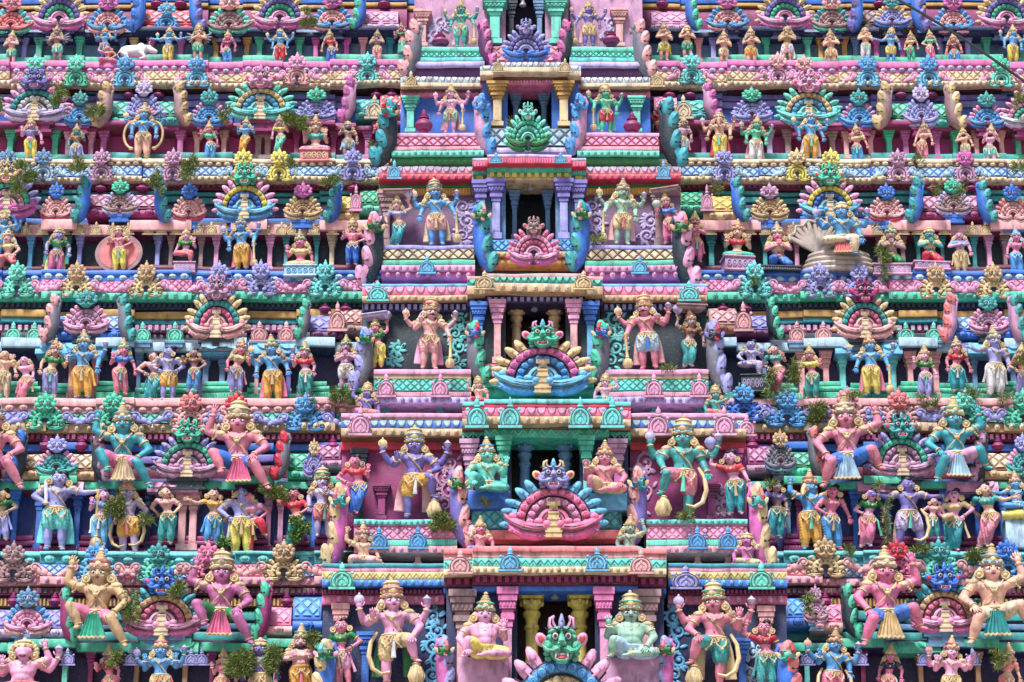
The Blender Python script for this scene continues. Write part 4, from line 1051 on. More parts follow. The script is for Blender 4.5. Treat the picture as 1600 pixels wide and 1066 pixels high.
def bulb(x, y0, y1, Y):
    a = P(x, y0, Y); b = P(x, y1, Y); e = empty('hanging_lamp', b)
    g = simple('lamp_metal', (.35, .34, .33), .35, .8, .2); k = simple('lamp_cord', (.02, .02, .02), .6)
    m = MB(); m.tube([(0, 0, .09), (0, 0, a.z-b.z)], .009, 6); mk('cord', m.mesh('cord'), [k], e)
    m = MB(); m.lathe([(.01, .13), (.03, .12), (.035, .07), (.03, .05)], seg=12); mk('socket', m.mesh('socket'), [g], e)
    m = MB(); m.lathe([(.028, .055), (.045, .03), (.06, .0), (.058, -.02), (.03, -.035), (.004, -.04)], seg=14); mk('bulb', m.mesh('bulb'), [simple('bulb_glass_%d' % len(BULB), (.2, .2, .2), .15, 0, .15)], e)
    BULB.append((e, x, y1))
# ================================================================ THE SETTING
gm = MB(); gm.add([(-400, -400, 0), (400, -400, 0), (400, 400, 0), (-400, 400, 0)], [(0, 1, 2, 3)])
g_ = mk('ground', gm.mesh('ground', 1, False), [simple('pale_paving', (.38, .34, .29), .8, 0, .3, .6)]); g_['kind'] = 'structure'
# solid masonry behind every row and under the picture
mb = MB(); mb.box(-11, 11, 3.4, 8, 0, 30); mb.box(-10, 10, .9, 3.6, 0, 10.6); tpart('masonry_core', mb, ['mauve'], smooth=False)

# wing rows: wall top / feet line / bottom of cornice
XL, XR = -240, 1840
WING = dict(
 A=dict(top=-120, feet=98, wall='wallblue', lint=(50, 57, 'navy'), rail='green'),
 B=dict(top=137, feet=250, wall='wallpink', lint=(196, 203, 'plum'), rail='jade'),
 C=dict(top=284, feet=424, wall='slate', lint=(351, 367, 'salmon'), rail='maroon'),
 D=dict(top=471, feet=624, wall='dusk', lint=(535, 549, 'powder'), rail='green'),
 E=dict(top=676, feet=863, wall='royal', lint=(752, 764, 'green'), rail='plum'),
 F=dict(top=915, feet=1080, wall='dusk', lint=(1004, 1018, 'green'), rail='plum'))
def segs(step, offs, x0=XL, x1=XR, ph=0):
    out = []; x = x0+ph; i = 0; rn = random.Random(step[0])
    while x < x1:
        w_ = step[i % len(step)]; out.append((x, min(x+w_, x1), offs[i % len(offs)]*1.5, rn.uniform(-.9, .9))); x += w_; i += 1
    return out
SG = dict(A=segs((62, 74, 120, 54), (.05, 0, .07, .0)), B=segs((90, 70, 58, 84), (.0, .06, 0, .05)), C=segs((56, 82, 96, 62), (.06, 0, .05, 0), ph=10),
          D=segs((78, 60, 105, 70), (.0, .06, .0, .05)), E=segs((150, 60, 64, 58, 96), (0, .07, .0, .07, .0), ph=30), F=segs((100, 80), (0, .05)))
CORN = dict(   # (name, y0, y1, dy, colour, deco, deco colour, profile)
 A=[('shelf', 97, 106, -.04, 'magenta_pink', None, None, 'flat'), ('frieze', 106, 115, .0, 'magenta', 'oval', 'lavender', 'flat'), ('frieze', 115, 129, .0, 'tan', 'lattice', 'cream', 'flat'), ('eave', 129, 137, -.04, 'cream', 'disc', 'cream', 'roll')],
 B=[('shelf', 250, 255, -.04, 'cream', None, None, 'flat'), ('frieze', 255, 263, .0, 'brown', 'oval', 'cream', 'flat'), ('frieze', 263, 277, .0, 'blue', 'lattice', 'powder', 'flat'), ('eave', 277, 285, -.04, 'cream', 'disc', 'gold', 'roll')],
 C=[('shelf', 424, 430, -.04, 'blue', None, None, 'flat'), ('frieze', 430, 441, .0, 'blue', 'oval', 'powder', 'flat'), ('frieze', 440, 458, .0, 'rose', 'lattice', 'pink', 'flat'), ('eave', 458, 470, -.05, 'green', 'disc', 'mint', 'flat')],
 D=[('shelf', 624, 634, -.05, 'salmon', None, None, 'flat'), ('frieze', 634, 646, .0, 'taupe', 'oval', 'salmon', 'flat'), ('frieze', 646, 662, .0, 'slate', 'lattice', 'mint', 'flat'), ('eave', 662, 676, -.05, 'tan', 'disc', 'cream', 'flat')],
 E=[('shelf', 863, 868, -.05, 'aqua', None, None, 'flat'), ('frieze', 868, 884, .02, 'teal', 'oval', 'aqua', 'flat'), ('frieze', 884, 903, .0, 'rose', 'lattice', 'salmon', 'flat'), ('eave', 903, 915, -.05, 'salmon', 'disc', 'pink', 'flat')],
 F=[('shelf', 1080, 1090, -.05, 'salmon', None, None, 'flat'), ('frieze', 1090, 1110, .02, 'taupe', 'oval', 'salmon', 'flat')])
PAL['magenta_pink'] = (232, 120, 186); COLWORD['magenta_pink'] = 'pink'
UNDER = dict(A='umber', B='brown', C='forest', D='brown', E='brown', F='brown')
for r in ROWS:
    W_ = WING[r]; y = YT[r]
    band('wall', [(XL, XR, 0)], W_['lint'][0]-4, W_['feet']+40, y+.52, W_['wall'], back=y+1.6)
    band('upper_wall', [(XL, XR, 0)], W_['top']-14, W_['lint'][0]-4, y+.66, dict(A='navy', B='navy', C='black', D='black', E='dusk', F='black')[r], back=y+1.6)  # near-black colours put the recess shade into the wall paint
    band('lintel', [(a_, b_, o_*1.5, 4 if o_ > 0 else 0) for a_, b_, o_, _ in SG[r]], W_['lint'][0], W_['lint'][1], y+.26, W_['lint'][2], back=y+.7, prof='flat')
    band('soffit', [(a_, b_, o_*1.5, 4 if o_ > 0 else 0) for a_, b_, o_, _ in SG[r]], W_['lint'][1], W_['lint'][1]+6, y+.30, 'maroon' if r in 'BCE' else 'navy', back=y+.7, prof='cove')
    f = W_['feet']
    if r in 'DE':
        band('wall_foot', [(a_, b_-9, o_) for a_, b_, o_, _ in SG[r]], f-19, f-11, y+.36, W_['rail'], back=y+.7, prof='roll'); band('wall_foot', [(a_+4, b_-13, o_) for a_, b_, o_, _ in SG[r]], f-26, f-19, y+.40, W_['rail'], back=y+.7)
    band('wall_foot', SG[r], f-9, f+2, y+.34, W_['rail'], 'flute' if r in 'DE' else None, W_['rail'], back=y+.7, prof='roll' if r in 'CE' else 'flat')
    band('floor_slab', [(XL, XR, 0)], f-2, f+8, y-.02, CORN[r][0][4] if r != 'A' else 'magenta_pink', back=y+.9)
    for nm, y0, y1, dy, c, dk, dc, pf in CORN[r]:
        if dk == 'lattice' and r in 'DE':
            for q, (c2, d2) in enumerate(((c, dc), (('violet', 'lilac') if r == 'D' else ('blue', 'powder')))):
                for sg in SG[r][q::2]: band(nm, [sg], y0, y1, y+dy, c2, dk, d2, back=y+.9, prof=pf)
        else: band(nm, SG[r], y0, y1, y+dy, c, dk, dc, back=y+.9, prof=pf)
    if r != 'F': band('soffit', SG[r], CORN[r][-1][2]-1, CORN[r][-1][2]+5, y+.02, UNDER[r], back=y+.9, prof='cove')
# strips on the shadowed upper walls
for r, rows in dict(
    B=[(139, 146, .56, 'teal', 'dentil', 'black'), (150, 158, .58, 'violet', None, None), (160, 170, .62, 'lilac', None, None), (172, 196, .64, 'blue', None, None)],
    C=[(287, 297, .56, 'maroon', 'dentil', 'plum'), (300, 306, .6, 'jade', None, None), (309, 318, .62, 'jade', None, None), (322, 340, .64, 'dusk', None, None), (341, 350, .6, 'blue', None, None)],
    D=[(474, 484, .56, 'navy', 'dentil', 'slate'), (486, 497, .56, 'ochre', None, None), (499, 506, .6, 'teal', None, None), (508, 520, .6, 'plum', 'dentil', 'mauve'), (522, 534, .62, 'slate', None, None)],
    E=[(679, 690, .56, 'maroon', 'dentil', 'plum'), (694, 705, .6, 'blue', None, None), (712, 724, .62, 'violet', None, None), (730, 748, .62, 'maroon', None, None)],
    F=[(919, 930, .56, 'plum', 'dentil', 'umber'), (934, 950, .58, 'umber', 'flute', 'ochre'), (956, 970, .62, 'jade', None, None), (975, 984, .6, 'steel', None, None), (988, 1002, .62, 'jade', None, None)],
    A=[(-10, 6, .56, 'blue', None, None), (8, 14, .58, 'ochre', None, None), (18, 48, .62, 'plum', None, None)]).items():
    for y0, y1, dy, c, dk, dc in rows: band('wall_moulding', SG[r] if dk is None else [(XL, XR, 0)], y0, y1, YT[r]+dy, c, dk, dc, back=YT[r]+1.0)

# pilasters behind the wing figures: row -> (x, colour, width)
PIL = dict(
 A='60 green 17,123 green 17,37 lilac 14,190 steel 14,208 gold 15,235 magenta 15,282 magenta 16,337 ochre 15,385 ochre 15,405 green 16,467 green 17,493 magenta 14,541 magenta 15,567 salmon 15,610 teal 15,1092 salmon 15,1115 lilac 15,1158 lilac 15,1198 green 16,1262 green 17,1283 ochre 15,1320 ochre 15,1337 steel 14,1370 magenta 15,1410 magenta 15,1470 lilac 15,1513 lilac 15,1543 green 17,1597 green 17',
 B='15 green 17,85 green 17,105 pink 14,141 pink 14,161 magenta 17,281 magenta 17,307 salmon 15,349 salmon 15,403 taupe 18,418 taupe 18,463 wallpink 14,521 wallpink 14,574 magenta 16,1100 magenta 15,1203 lavender 16,1232 taupe 18,1301 taupe 18,1323 salmon 15,1361 salmon 15,1390 green 17,1416 magenta 16,1465 magenta 16,1494 green 15,1527 salmon 14,1566 salmon 14,1592 green 16',
 C='46 sky 13,70 jade 11,104 jade 11,123 lilac 13,245 lilac 13,266 taupe 12,313 taupe 12,337 pink 13,421 pink 14,446 jade 11,494 jade 11,518 cream 14,572 lilac 13,1112 jade 16,1135 jade 11,1172 slate 11,1196 jade 13,1246 pink 13,1376 taupe 13,1412 taupe 13,1436 jade 12,1474 jade 11,1524 jade 12,1547 pink 14,1572 taupe 12',
 D='110 salmon 17,148 salmon 17,215 steel 12,320 steel 17,346 steel 17,400 salmon 12,450 violet 14,1196 steel 13,1254 salmon 17,1292 salmon 17,1318 aqua 18,1397 aqua 18,1424 salmon 17,1464 salmon 17,1525 steel 14,1585 steel 16',
 E='20 blue 15,58 blue 17,118 blue 17,170 blue 15,230 navy 14,283 salmon 22,300 salmon 22,418 pink 15,437 pink 15,490 blue 15,1190 blue 14,1233 steel 14,1250 plum 14,1338 blue 15,1390 steel 14,1480 blue 14,1530 blue 15,1570 blue 17',
 F='100 mint 16,140 plum 14,212 tan 15,288 tan 15,330 plum 14,430 salmon 14,1262 aqua 15,1350 plum 14,1440 tan 15,1530 tan 15')
PT = dict(A=(57, 96), B=(203, 248), C=(367, 422), D=(549, 621), E=(764, 860), F=(1018, 1080))
for r in ROWS:
    for t in PIL[r].split(','):
        a = t.split(); column('pilaster' if r in 'ABC' else 'wall_pillar', float(a[0]), PT[r][0]-1, PT[r][1]+2, float(a[2]), YT[r]+.40, a[1])
# knobbed crest on the lintel of row C, blue awnings in row D, caps in row E
for i, x in enumerate(list(range(20, 560, 37))+list(range(1205, 1600, 37))):
    pass
def awning(x0, x1, y0, y1, r, col): band('awning', [(x0, x1, 0)], y0, y1, YT[r]+.16, col, 'scallop', col, back=YT[r]+.6, prof='hood')
for x0, x1 in ((55, 80), (95, 165), (175, 205), (312, 385), (395, 470), (1305, 1410), (1512, 1600)): awning(x0, x1, 533, 552, 'D', 'sky')
for x0, x1 in ((12, 45), (200, 310), (1395, 1470), (1175, 1190)): awning(x0, x1, 1000, 1020, 'F', 'green')
for x0, x1 in ((230, 310), (60, 130), (1340, 1400), (1480, 1560)): awning(x0, x1, 750, 768, 'E', 'pink')

# ---------------------------------------------------------------- the projecting centre bay
# tier: side ranges, middle range, door opening, row letters = same as wing rows
BAY = dict(
 A=dict(L=(648, 757), R=(890, 1003), Cn=(752, 892), D=(790, 852), wall='mauve', wt=-120, feet=73, dt=-25, db=70, jamb='mint'),
 B=dict(L=(626, 756), R=(902, 1016), Cn=(750, 908), D=(793, 862), wall='blue', wt=139, feet=208, dt=132, db=200, jamb='gold'),
 C=dict(L=(592, 742), R=(914, 1064), Cn=(738, 916), D=(790, 868), wall='deepmauve', wt=291, feet=384, dt=281, db=374, jamb='lilac'),
 D=dict(L=(566, 732), R=(940, 1105), Cn=(730, 942), D=(790, 884), wall='slate', wt=476, feet=577, dt=474, db=568, jamb='salmon'),
 E=dict(L=(533, 722), R=(985, 1166), Cn=(722, 986), D=(799, 906), wall='plum', wt=690, feet=811, dt=684, db=800, jamb='mint'),
 F=dict(L=(503, 694), R=(1044, 1230), Cn=(693, 1042), D=(808, 930), wall='navy', wt=930, feet=1075, dt=924, db=1085, jamb='magenta_pink'))
# bands of the side panels below the feet of tier r, then the cornice above the next tier
SIDE = dict(
 A=[('shelf', 73, 80, -.52, 'mint', None, None), ('balcony', 80, 89, -.49, 'jade', 'lattice', 'mint'), ('moulding', 89, 96, -.52, 'aqua', 'flute', 'aqua'), ('moulding', 96, 103, -.56, 'lavender', None, None), ('drip', 103, 118, -.48, 'purple', None, None)],
 B=[('shelf', 207, 213, -.52, 'pink', None, None), ('balcony', 213, 228, -.49, 'crimson', 'lattice', 'pink'), ('moulding', 228, 235, -.52, 'salmon', 'flute', 'pink'), ('moulding', 235, 243, -.55, 'mint', 'disc', 'mint'), ('drip', 243, 256, -.50, 'forest', None, None)],
 C=[('shelf', 383, 389, -.52, 'lilac', None, None), ('balcony', 389, 406, -.49, 'umber', 'lattice', 'cream'), ('moulding', 406, 414, -.51, 'green', None, None), ('moulding', 414, 423, -.54, 'pink', 'disc', 'pink'), ('drip', 423, 436, -.48, 'magenta', 'disc', 'pink')],
 D=[('shelf', 577, 585, -.54, 'pink', None, None), ('moulding', 585, 592, -.51, 'gold', None, None), ('balcony', 592, 612, -.49, 'teal', 'lattice', 'mint'), ('moulding', 612, 620, -.52, 'pink', 'flute', 'salmon'), ('moulding', 620, 630, -.56, 'lavender', 'disc', 'lilac')],
 E=[('shelf', 811, 819, -.54, 'aqua', 'disc', 'mint'), ('balcony', 822, 843, -.49, 'hotpink', 'lattice', 'pink'), ('moulding', 819, 822, -.51, 'rose', None, None), ('moulding', 843, 853, -.52, 'mint', 'flute', 'mint'), ('moulding', 853, 864, -.56, 'salmon', 'disc', 'pink')],
 F=[('shelf', 1075, 1090, -.54, 'salmon', None, None)])
CS = dict(    # cornice of the side panels over tier r
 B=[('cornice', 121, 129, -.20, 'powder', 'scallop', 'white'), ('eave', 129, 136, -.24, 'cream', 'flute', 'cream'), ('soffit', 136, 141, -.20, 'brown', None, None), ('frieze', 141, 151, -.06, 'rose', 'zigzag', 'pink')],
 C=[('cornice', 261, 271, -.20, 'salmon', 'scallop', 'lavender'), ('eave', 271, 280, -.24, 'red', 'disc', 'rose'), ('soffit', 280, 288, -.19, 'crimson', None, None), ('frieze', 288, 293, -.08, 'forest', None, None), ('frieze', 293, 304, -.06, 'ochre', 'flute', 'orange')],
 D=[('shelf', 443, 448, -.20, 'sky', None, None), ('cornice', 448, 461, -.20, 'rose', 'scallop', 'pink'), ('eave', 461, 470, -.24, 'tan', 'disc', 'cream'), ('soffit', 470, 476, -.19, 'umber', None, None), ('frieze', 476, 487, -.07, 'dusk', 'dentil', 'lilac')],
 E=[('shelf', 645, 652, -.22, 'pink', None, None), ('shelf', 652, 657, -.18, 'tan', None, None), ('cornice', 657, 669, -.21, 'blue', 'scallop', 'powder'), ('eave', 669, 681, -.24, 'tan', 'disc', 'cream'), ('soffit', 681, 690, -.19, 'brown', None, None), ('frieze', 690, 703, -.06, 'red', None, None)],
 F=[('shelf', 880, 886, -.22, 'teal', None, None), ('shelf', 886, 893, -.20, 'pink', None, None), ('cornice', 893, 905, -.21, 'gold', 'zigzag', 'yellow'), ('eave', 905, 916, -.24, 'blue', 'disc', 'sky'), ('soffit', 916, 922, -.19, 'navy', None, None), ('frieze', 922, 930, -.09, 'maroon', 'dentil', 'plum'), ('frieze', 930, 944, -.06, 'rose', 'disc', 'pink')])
CM = dict(    # middle: balcony below the door of tier r
 A=[('balcony', 72, 97, -.22, 'rose', 'lattice', 'salmon')],
 B=[('balcony', 200, 230, -.22, 'slate', 'lattice', 'powder'), ('moulding', 230, 238, -.26, 'lavender', None, None)],
 C=[('balcony', 374, 393, -.22, 'blue', 'lattice', 'sky'), ('moulding', 393, 401, -.26, 'tan', 'disc', 'gold'), ('drip', 401, 416, -.22, 'ochre', None, None)],
 D=[('balcony', 568, 594, -.22, 'crimson', 'lattice', 'salmon'), ('moulding', 594, 604, -.26, 'mint', None, None), ('drip', 604, 618, -.2, 'green', None, None)],
 E=[('shelf', 790, 797, -.26, 'aqua', 'flute', 'mint'), ('balcony', 797, 828, -.22, 'teal', 'lattice', 'aqua'), ('moulding', 828, 843, -.28, 'coral', None, None)],
 F=[])
CCM = dict(   # cornice over the door of tier r
 B=[('cornice', 98, 105, -.30, 'powder', 'scallop', 'white'), ('eave', 105, 113, -.37, 'cream', 'flute', 'cream'), ('soffit', 113, 120, -.28, 'brown', None, None), ('lintel', 120, 132, -.10, 'rose', 'flute', 'pink')],
 C=[('shelf', 241, 246, -.30, 'lavender', None, None), ('eave', 246, 256, -.37, 'red', 'flute', 'rose'), ('soffit', 256, 260, -.28, 'forest', None, None), ('moulding', 260, 268, -.2, 'green', 'flute', 'mint'), ('lintel', 268, 281, -.10, 'gold', 'dentil', 'yellow')],
 D=[('shelf', 427, 433, -.33, 'salmon', None, None), ('cornice', 433, 442, -.30, 'teal', 'scallop', 'mint'), ('eave', 442, 456, -.37, 'tan', 'disc', 'cream'), ('soffit', 456, 462, -.28, 'umber', None, None), ('lintel', 462, 474, -.10, 'dusk', 'dentil', 'lilac')],
 E=[('shelf', 623, 630, -.33, 'aqua', None, None), ('shelf', 630, 637, -.31, 'red', None, None), ('cornice', 637, 650, -.30, 'rose', 'scallop', 'pink'), ('eave', 650, 662, -.37, 'tan', 'disc', 'cream'), ('soffit', 662, 668, -.28, 'brown', None, None), ('lintel', 668, 684, -.12, 'green', 'zigzag', 'mint')],
 F=[('shelf', 853, 862, -.34, 'coral', None, None), ('shelf', 862, 872, -.30, 'salmon', None, None), ('cornice', 872, 885, -.30, 'mint', 'zigzag', 'teal'), ('eave', 885, 895, -.37, 'cream', 'disc', 'gold'), ('soffit', 895, 900, -.30, 'brown', None, None), ('frieze', 900, 914, -.16, 'maroon', 'dentil', 'plum'), ('lintel', 914, 924, -.10, 'blue', None, None)])
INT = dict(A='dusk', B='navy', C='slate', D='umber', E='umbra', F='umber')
for r in ROWS:
    b = BAY[r]; yb, yc = YB[r], YC[r]; L, R_, C, D_ = b['L'], b['R'], b['Cn'], b['D']
    both = [(L[0], L[1], 0), (R_[0], R_[1], 0)]
    band('bay_wall', both, b['wt'], b['feet']+12, yb, b['wall'], back=YT[r]+.9)
    inset = [(L[0]+8, L[1]-8, 0), (R_[0]+8, R_[1]-8, 0)] if r not in 'AB' else [(L[0]-14, L[1], 0), (R_[0], R_[1]+14, 0)]
    if r == 'C': inset = [(L[0]+4, L[1], 0), (R_[0], R_[1]+2, 0)]
    if r == 'D': inset = [(L[0]+18, L[1]+4, 0), (R_[0]+4, R_[1]+2, 0)]
    if r == 'E': inset = [(L[0]+20, L[1]-8, 0), (R_[0]+25, R_[1]+2, 0)]
    lastb = b['feet']
    for nm, y0, y1, dy, c, dk, dc in SIDE[r]:
        band(nm, inset, y0, y1, yb+dy, c, dk, dc, back=yb+.5, prof='roll' if nm == 'drip' else 'flat'); lastb = max(lastb, y1)
    for nm, y0, y1, dy, c, dk, dc in CS.get(r, []):
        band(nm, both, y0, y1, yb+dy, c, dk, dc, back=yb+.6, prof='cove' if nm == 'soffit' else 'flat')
    nxt = dict(A=121, B=261, C=443, D=645, E=880, F=1100)[r]
    band('recess_wall', both, lastb-2, nxt+6, yb-.10, 'black', back=yb+.6)  # black stands in for the deep shade of the gap
    # middle
    top = b['wt']-10 if r == 'A' else CCM[r][0][1]
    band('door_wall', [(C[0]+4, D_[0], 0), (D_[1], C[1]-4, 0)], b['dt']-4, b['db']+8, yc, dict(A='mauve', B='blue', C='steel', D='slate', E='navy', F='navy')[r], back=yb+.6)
    nx = dict(A='B', B='C', C='D', D='E', E='F', F=None)[r]; bot = CCM[nx][0][1]+8 if nx else 1110
    band('bay_core', [(C[0]+4, C[1]-4, 0)], b['db'], bot, yc-.02, 'slate' if r != 'E' else 'navy', back=yb+.9)
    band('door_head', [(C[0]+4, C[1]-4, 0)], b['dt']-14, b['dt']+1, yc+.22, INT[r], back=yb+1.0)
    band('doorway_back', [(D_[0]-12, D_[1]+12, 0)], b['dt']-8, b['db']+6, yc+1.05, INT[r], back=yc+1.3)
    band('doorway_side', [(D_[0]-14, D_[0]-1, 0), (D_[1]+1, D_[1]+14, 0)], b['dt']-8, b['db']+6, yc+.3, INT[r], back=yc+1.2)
    cm = [(C[0]+14, C[1]-14, 0)]
    for nm, y0, y1, dy, c, dk, dc in CM[r]: band(nm, cm, y0, y1, yc+dy, c, dk, dc, back=yc+.3, prof='roll' if nm == 'drip' else 'flat')
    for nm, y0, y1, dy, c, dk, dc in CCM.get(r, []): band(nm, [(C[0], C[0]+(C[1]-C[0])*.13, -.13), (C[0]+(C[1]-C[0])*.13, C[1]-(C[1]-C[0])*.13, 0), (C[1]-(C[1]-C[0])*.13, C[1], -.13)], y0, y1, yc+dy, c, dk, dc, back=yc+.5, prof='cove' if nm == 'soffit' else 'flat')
# door pillars and pilasters: row, name, x, y0, y1, w, dy(from YC), colours, kind
for r, nm, x, y0, y1, w_, dy, c, cc, kd in (
 ('A', 'jamb', 773, 2, 72, 30, -.1, 'mint', 'mint', 'square'), ('A', 'jamb', 869, 2, 72, 30, -.1, 'mint', 'mint', 'square'),
 ('A', 'inner_column', 843, 5, 70, 15, .35, 'steel', 'steel', 'square'), ('A', 'inner_column', 799, 5, 70, 15, .35, 'slate', 'slate', 'square'),
 ('B', 'jamb', 777, 133, 200, 26, -.1, 'gold', 'ochre', 'square'), ('B', 'jamb', 881, 133, 200, 26, -.1, 'gold', 'ochre', 'square'),
 ('B', 'inner_column', 806, 150, 200, 15, .35, 'steel', 'steel', 'square'), ('B', 'inner_column', 850, 150, 200, 15, .35, 'steel', 'steel', 'square'),
 ('C', 'jamb', 775, 284, 376, 24, -.1, 'lilac', 'violet', 'square'), ('C', 'jamb', 751, 286, 376, 22, -.06, 'lilac', 'violet', 'square'), ('C', 'jamb', 881, 284, 376, 24, -.1, 'lilac', 'violet', 'square'), ('C', 'jamb', 904, 286, 376, 22, -.06, 'lilac', 'violet', 'square'),
 ('C', 'inner_column', 804, 300, 376, 14, .35, 'steel', 'steel', 'square'), ('C', 'inner_column', 856, 300, 376, 14, .35, 'steel', 'steel', 'square'),
 ('D', 'jamb', 777, 472, 570, 21, -.12, 'salmon', 'pink', 'square'), ('D', 'jamb', 897, 472, 570, 21, -.12, 'salmon', 'pink', 'square'), ('D', 'bay_pilaster', 748, 476, 570, 22, -.04, 'sky', 'blue', 'square'), ('D', 'bay_pilaster', 923, 476, 570, 22, -.04, 'sky', 'blue', 'square'),
 ('D', 'inner_column', 807, 477, 570, 24, .3, 'gold', 'gold', 'round'), ('D', 'inner_column', 867, 477, 570, 24, .3, 'gold', 'gold', 'round'),
 ('E', 'jamb', 787, 684, 802, 21, -.12, 'mint', 'green', 'square'), ('E', 'jamb', 917, 684, 802, 21, -.12, 'mint', 'green', 'square'), ('E', 'bay_pilaster', 733, 690, 800, 24, -.04, 'magenta', 'mauve', 'square'), ('E', 'bay_pilaster', 966, 690, 800, 24, -.04, 'magenta', 'mauve', 'square'),
 ('E', 'inner_column', 820, 685, 802, 28, .3, 'steel', 'steel', 'round'), ('E', 'inner_column', 884, 685, 802, 28, .3, 'steel', 'steel', 'round'),
 ('F', 'jamb', 793, 921, 1090, 26, -.12, 'pink', 'magenta_pink', 'square'), ('F', 'jamb', 945, 921, 1090, 26, -.12, 'pink', 'magenta_pink', 'square'), ('F', 'bay_pilaster', 722, 926, 1090, 34, -.02, 'salmon', 'taupe', 'square'), ('F', 'bay_pilaster', 1013, 926, 1090, 34, -.02, 'salmon', 'taupe', 'square'),
 ('F', 'inner_column', 831, 922, 1090, 34, .3, 'yellow', 'yellow', 'round'), ('F', 'inner_column', 907, 922, 1090, 34, .3, 'yellow', 'yellow', 'round')):
    column(nm, x, y0, y1, w_, YC[r]+dy, c, cc, kd)
for r, x, y0, y1, c in (('B', 641, 155, 207, 'mint'), ('B', 995, 155, 207, 'mint'), ('A', 660, 20, 73, 'salmon'), ('A', 968, 18, 73, 'salmon'), ('C', 603, 302, 384, 'taupe'), ('C', 1030, 302, 384, 'taupe'),
   ('D', 592, 492, 577, 'slate'), ('D', 1084, 490, 577, 'slate'), ('E', 560, 705, 811, 'slate'), ('E', 1150, 705, 811, 'plum'), ('F', 530, 946, 1080, 'salmon'), ('F', 1200, 950, 1080, 'salmon'), ('E', 596, 760, 811, 'plum'), ('E', 1112, 760, 811, 'plum'), ('F', 570, 990, 1080, 'blue'), ('F', 1160, 1000, 1080, 'blue')):
    column('bay_pilaster', x, y0, y1+2, 22, YB[r]-.04, c)
# posts in the dark gaps under the balconies
for r, y0, y1, c, xs in (('D', 630, 646, 'jade', (603, 688, 1022, 1093)), ('E', 864, 882, 'salmon', (592, 653, 1090, 1138))):
    for x in xs: column('balcony_post', x, y0-1, y1, 17, YB[r]-.30, c)
# painted scrolls on the bay walls
for r, x0, x1, y0, y1, c in (('A', 672, 700, 30, 62, 'lavender'), ('A', 945, 962, 30, 62, 'lavender'), ('C', 715, 738, 312, 380, 'lavender'), ('C', 918, 940, 312, 380, 'lavender'), ('C', 1004, 1024, 335, 380, 'lavender'), ('D', 703, 726, 490, 574, 'aqua'), ('D', 944, 972, 490, 574, 'aqua'), ('D', 612, 626, 535, 574, 'aqua'),
   ('E', 684, 714, 712, 800, 'mauve'), ('E', 990, 1020, 712, 800, 'mauve'), ('E', 1118, 1134, 760, 806, 'mauve'), ('F', 668, 692, 952, 1066, 'sky'), ('F', 1046, 1068, 952, 1066, 'sky'), ('F', 1166, 1182, 1005, 1066, 'powder')):
    scroll_relief('scroll_relief', x0-3, x1+3, y0, y1, YB[r]-.005, c)
# thrones and pedestals of the middle
def throne(x0, x1, y0, y1, Y, col):
    band('throne', [(x0, x1, 0)], y0, y1, Y, col, back=Y+.6)
throne(728, 797, 766, 795, YC['E']-.34, 'blue'); throne(910, 980, 770, 797, YC['E']-.34, 'sky')
throne(716, 794, 1027, 1090, YC['F']-.36, 'mauve'); throne(946, 1030, 1027, 1090, YC['F']-.36, 'mauve')
# ================================================================ THE THINGS ON THE TOWER
def FY(r): return YT[r]+.20
def KY(r): return YT[r]-.10
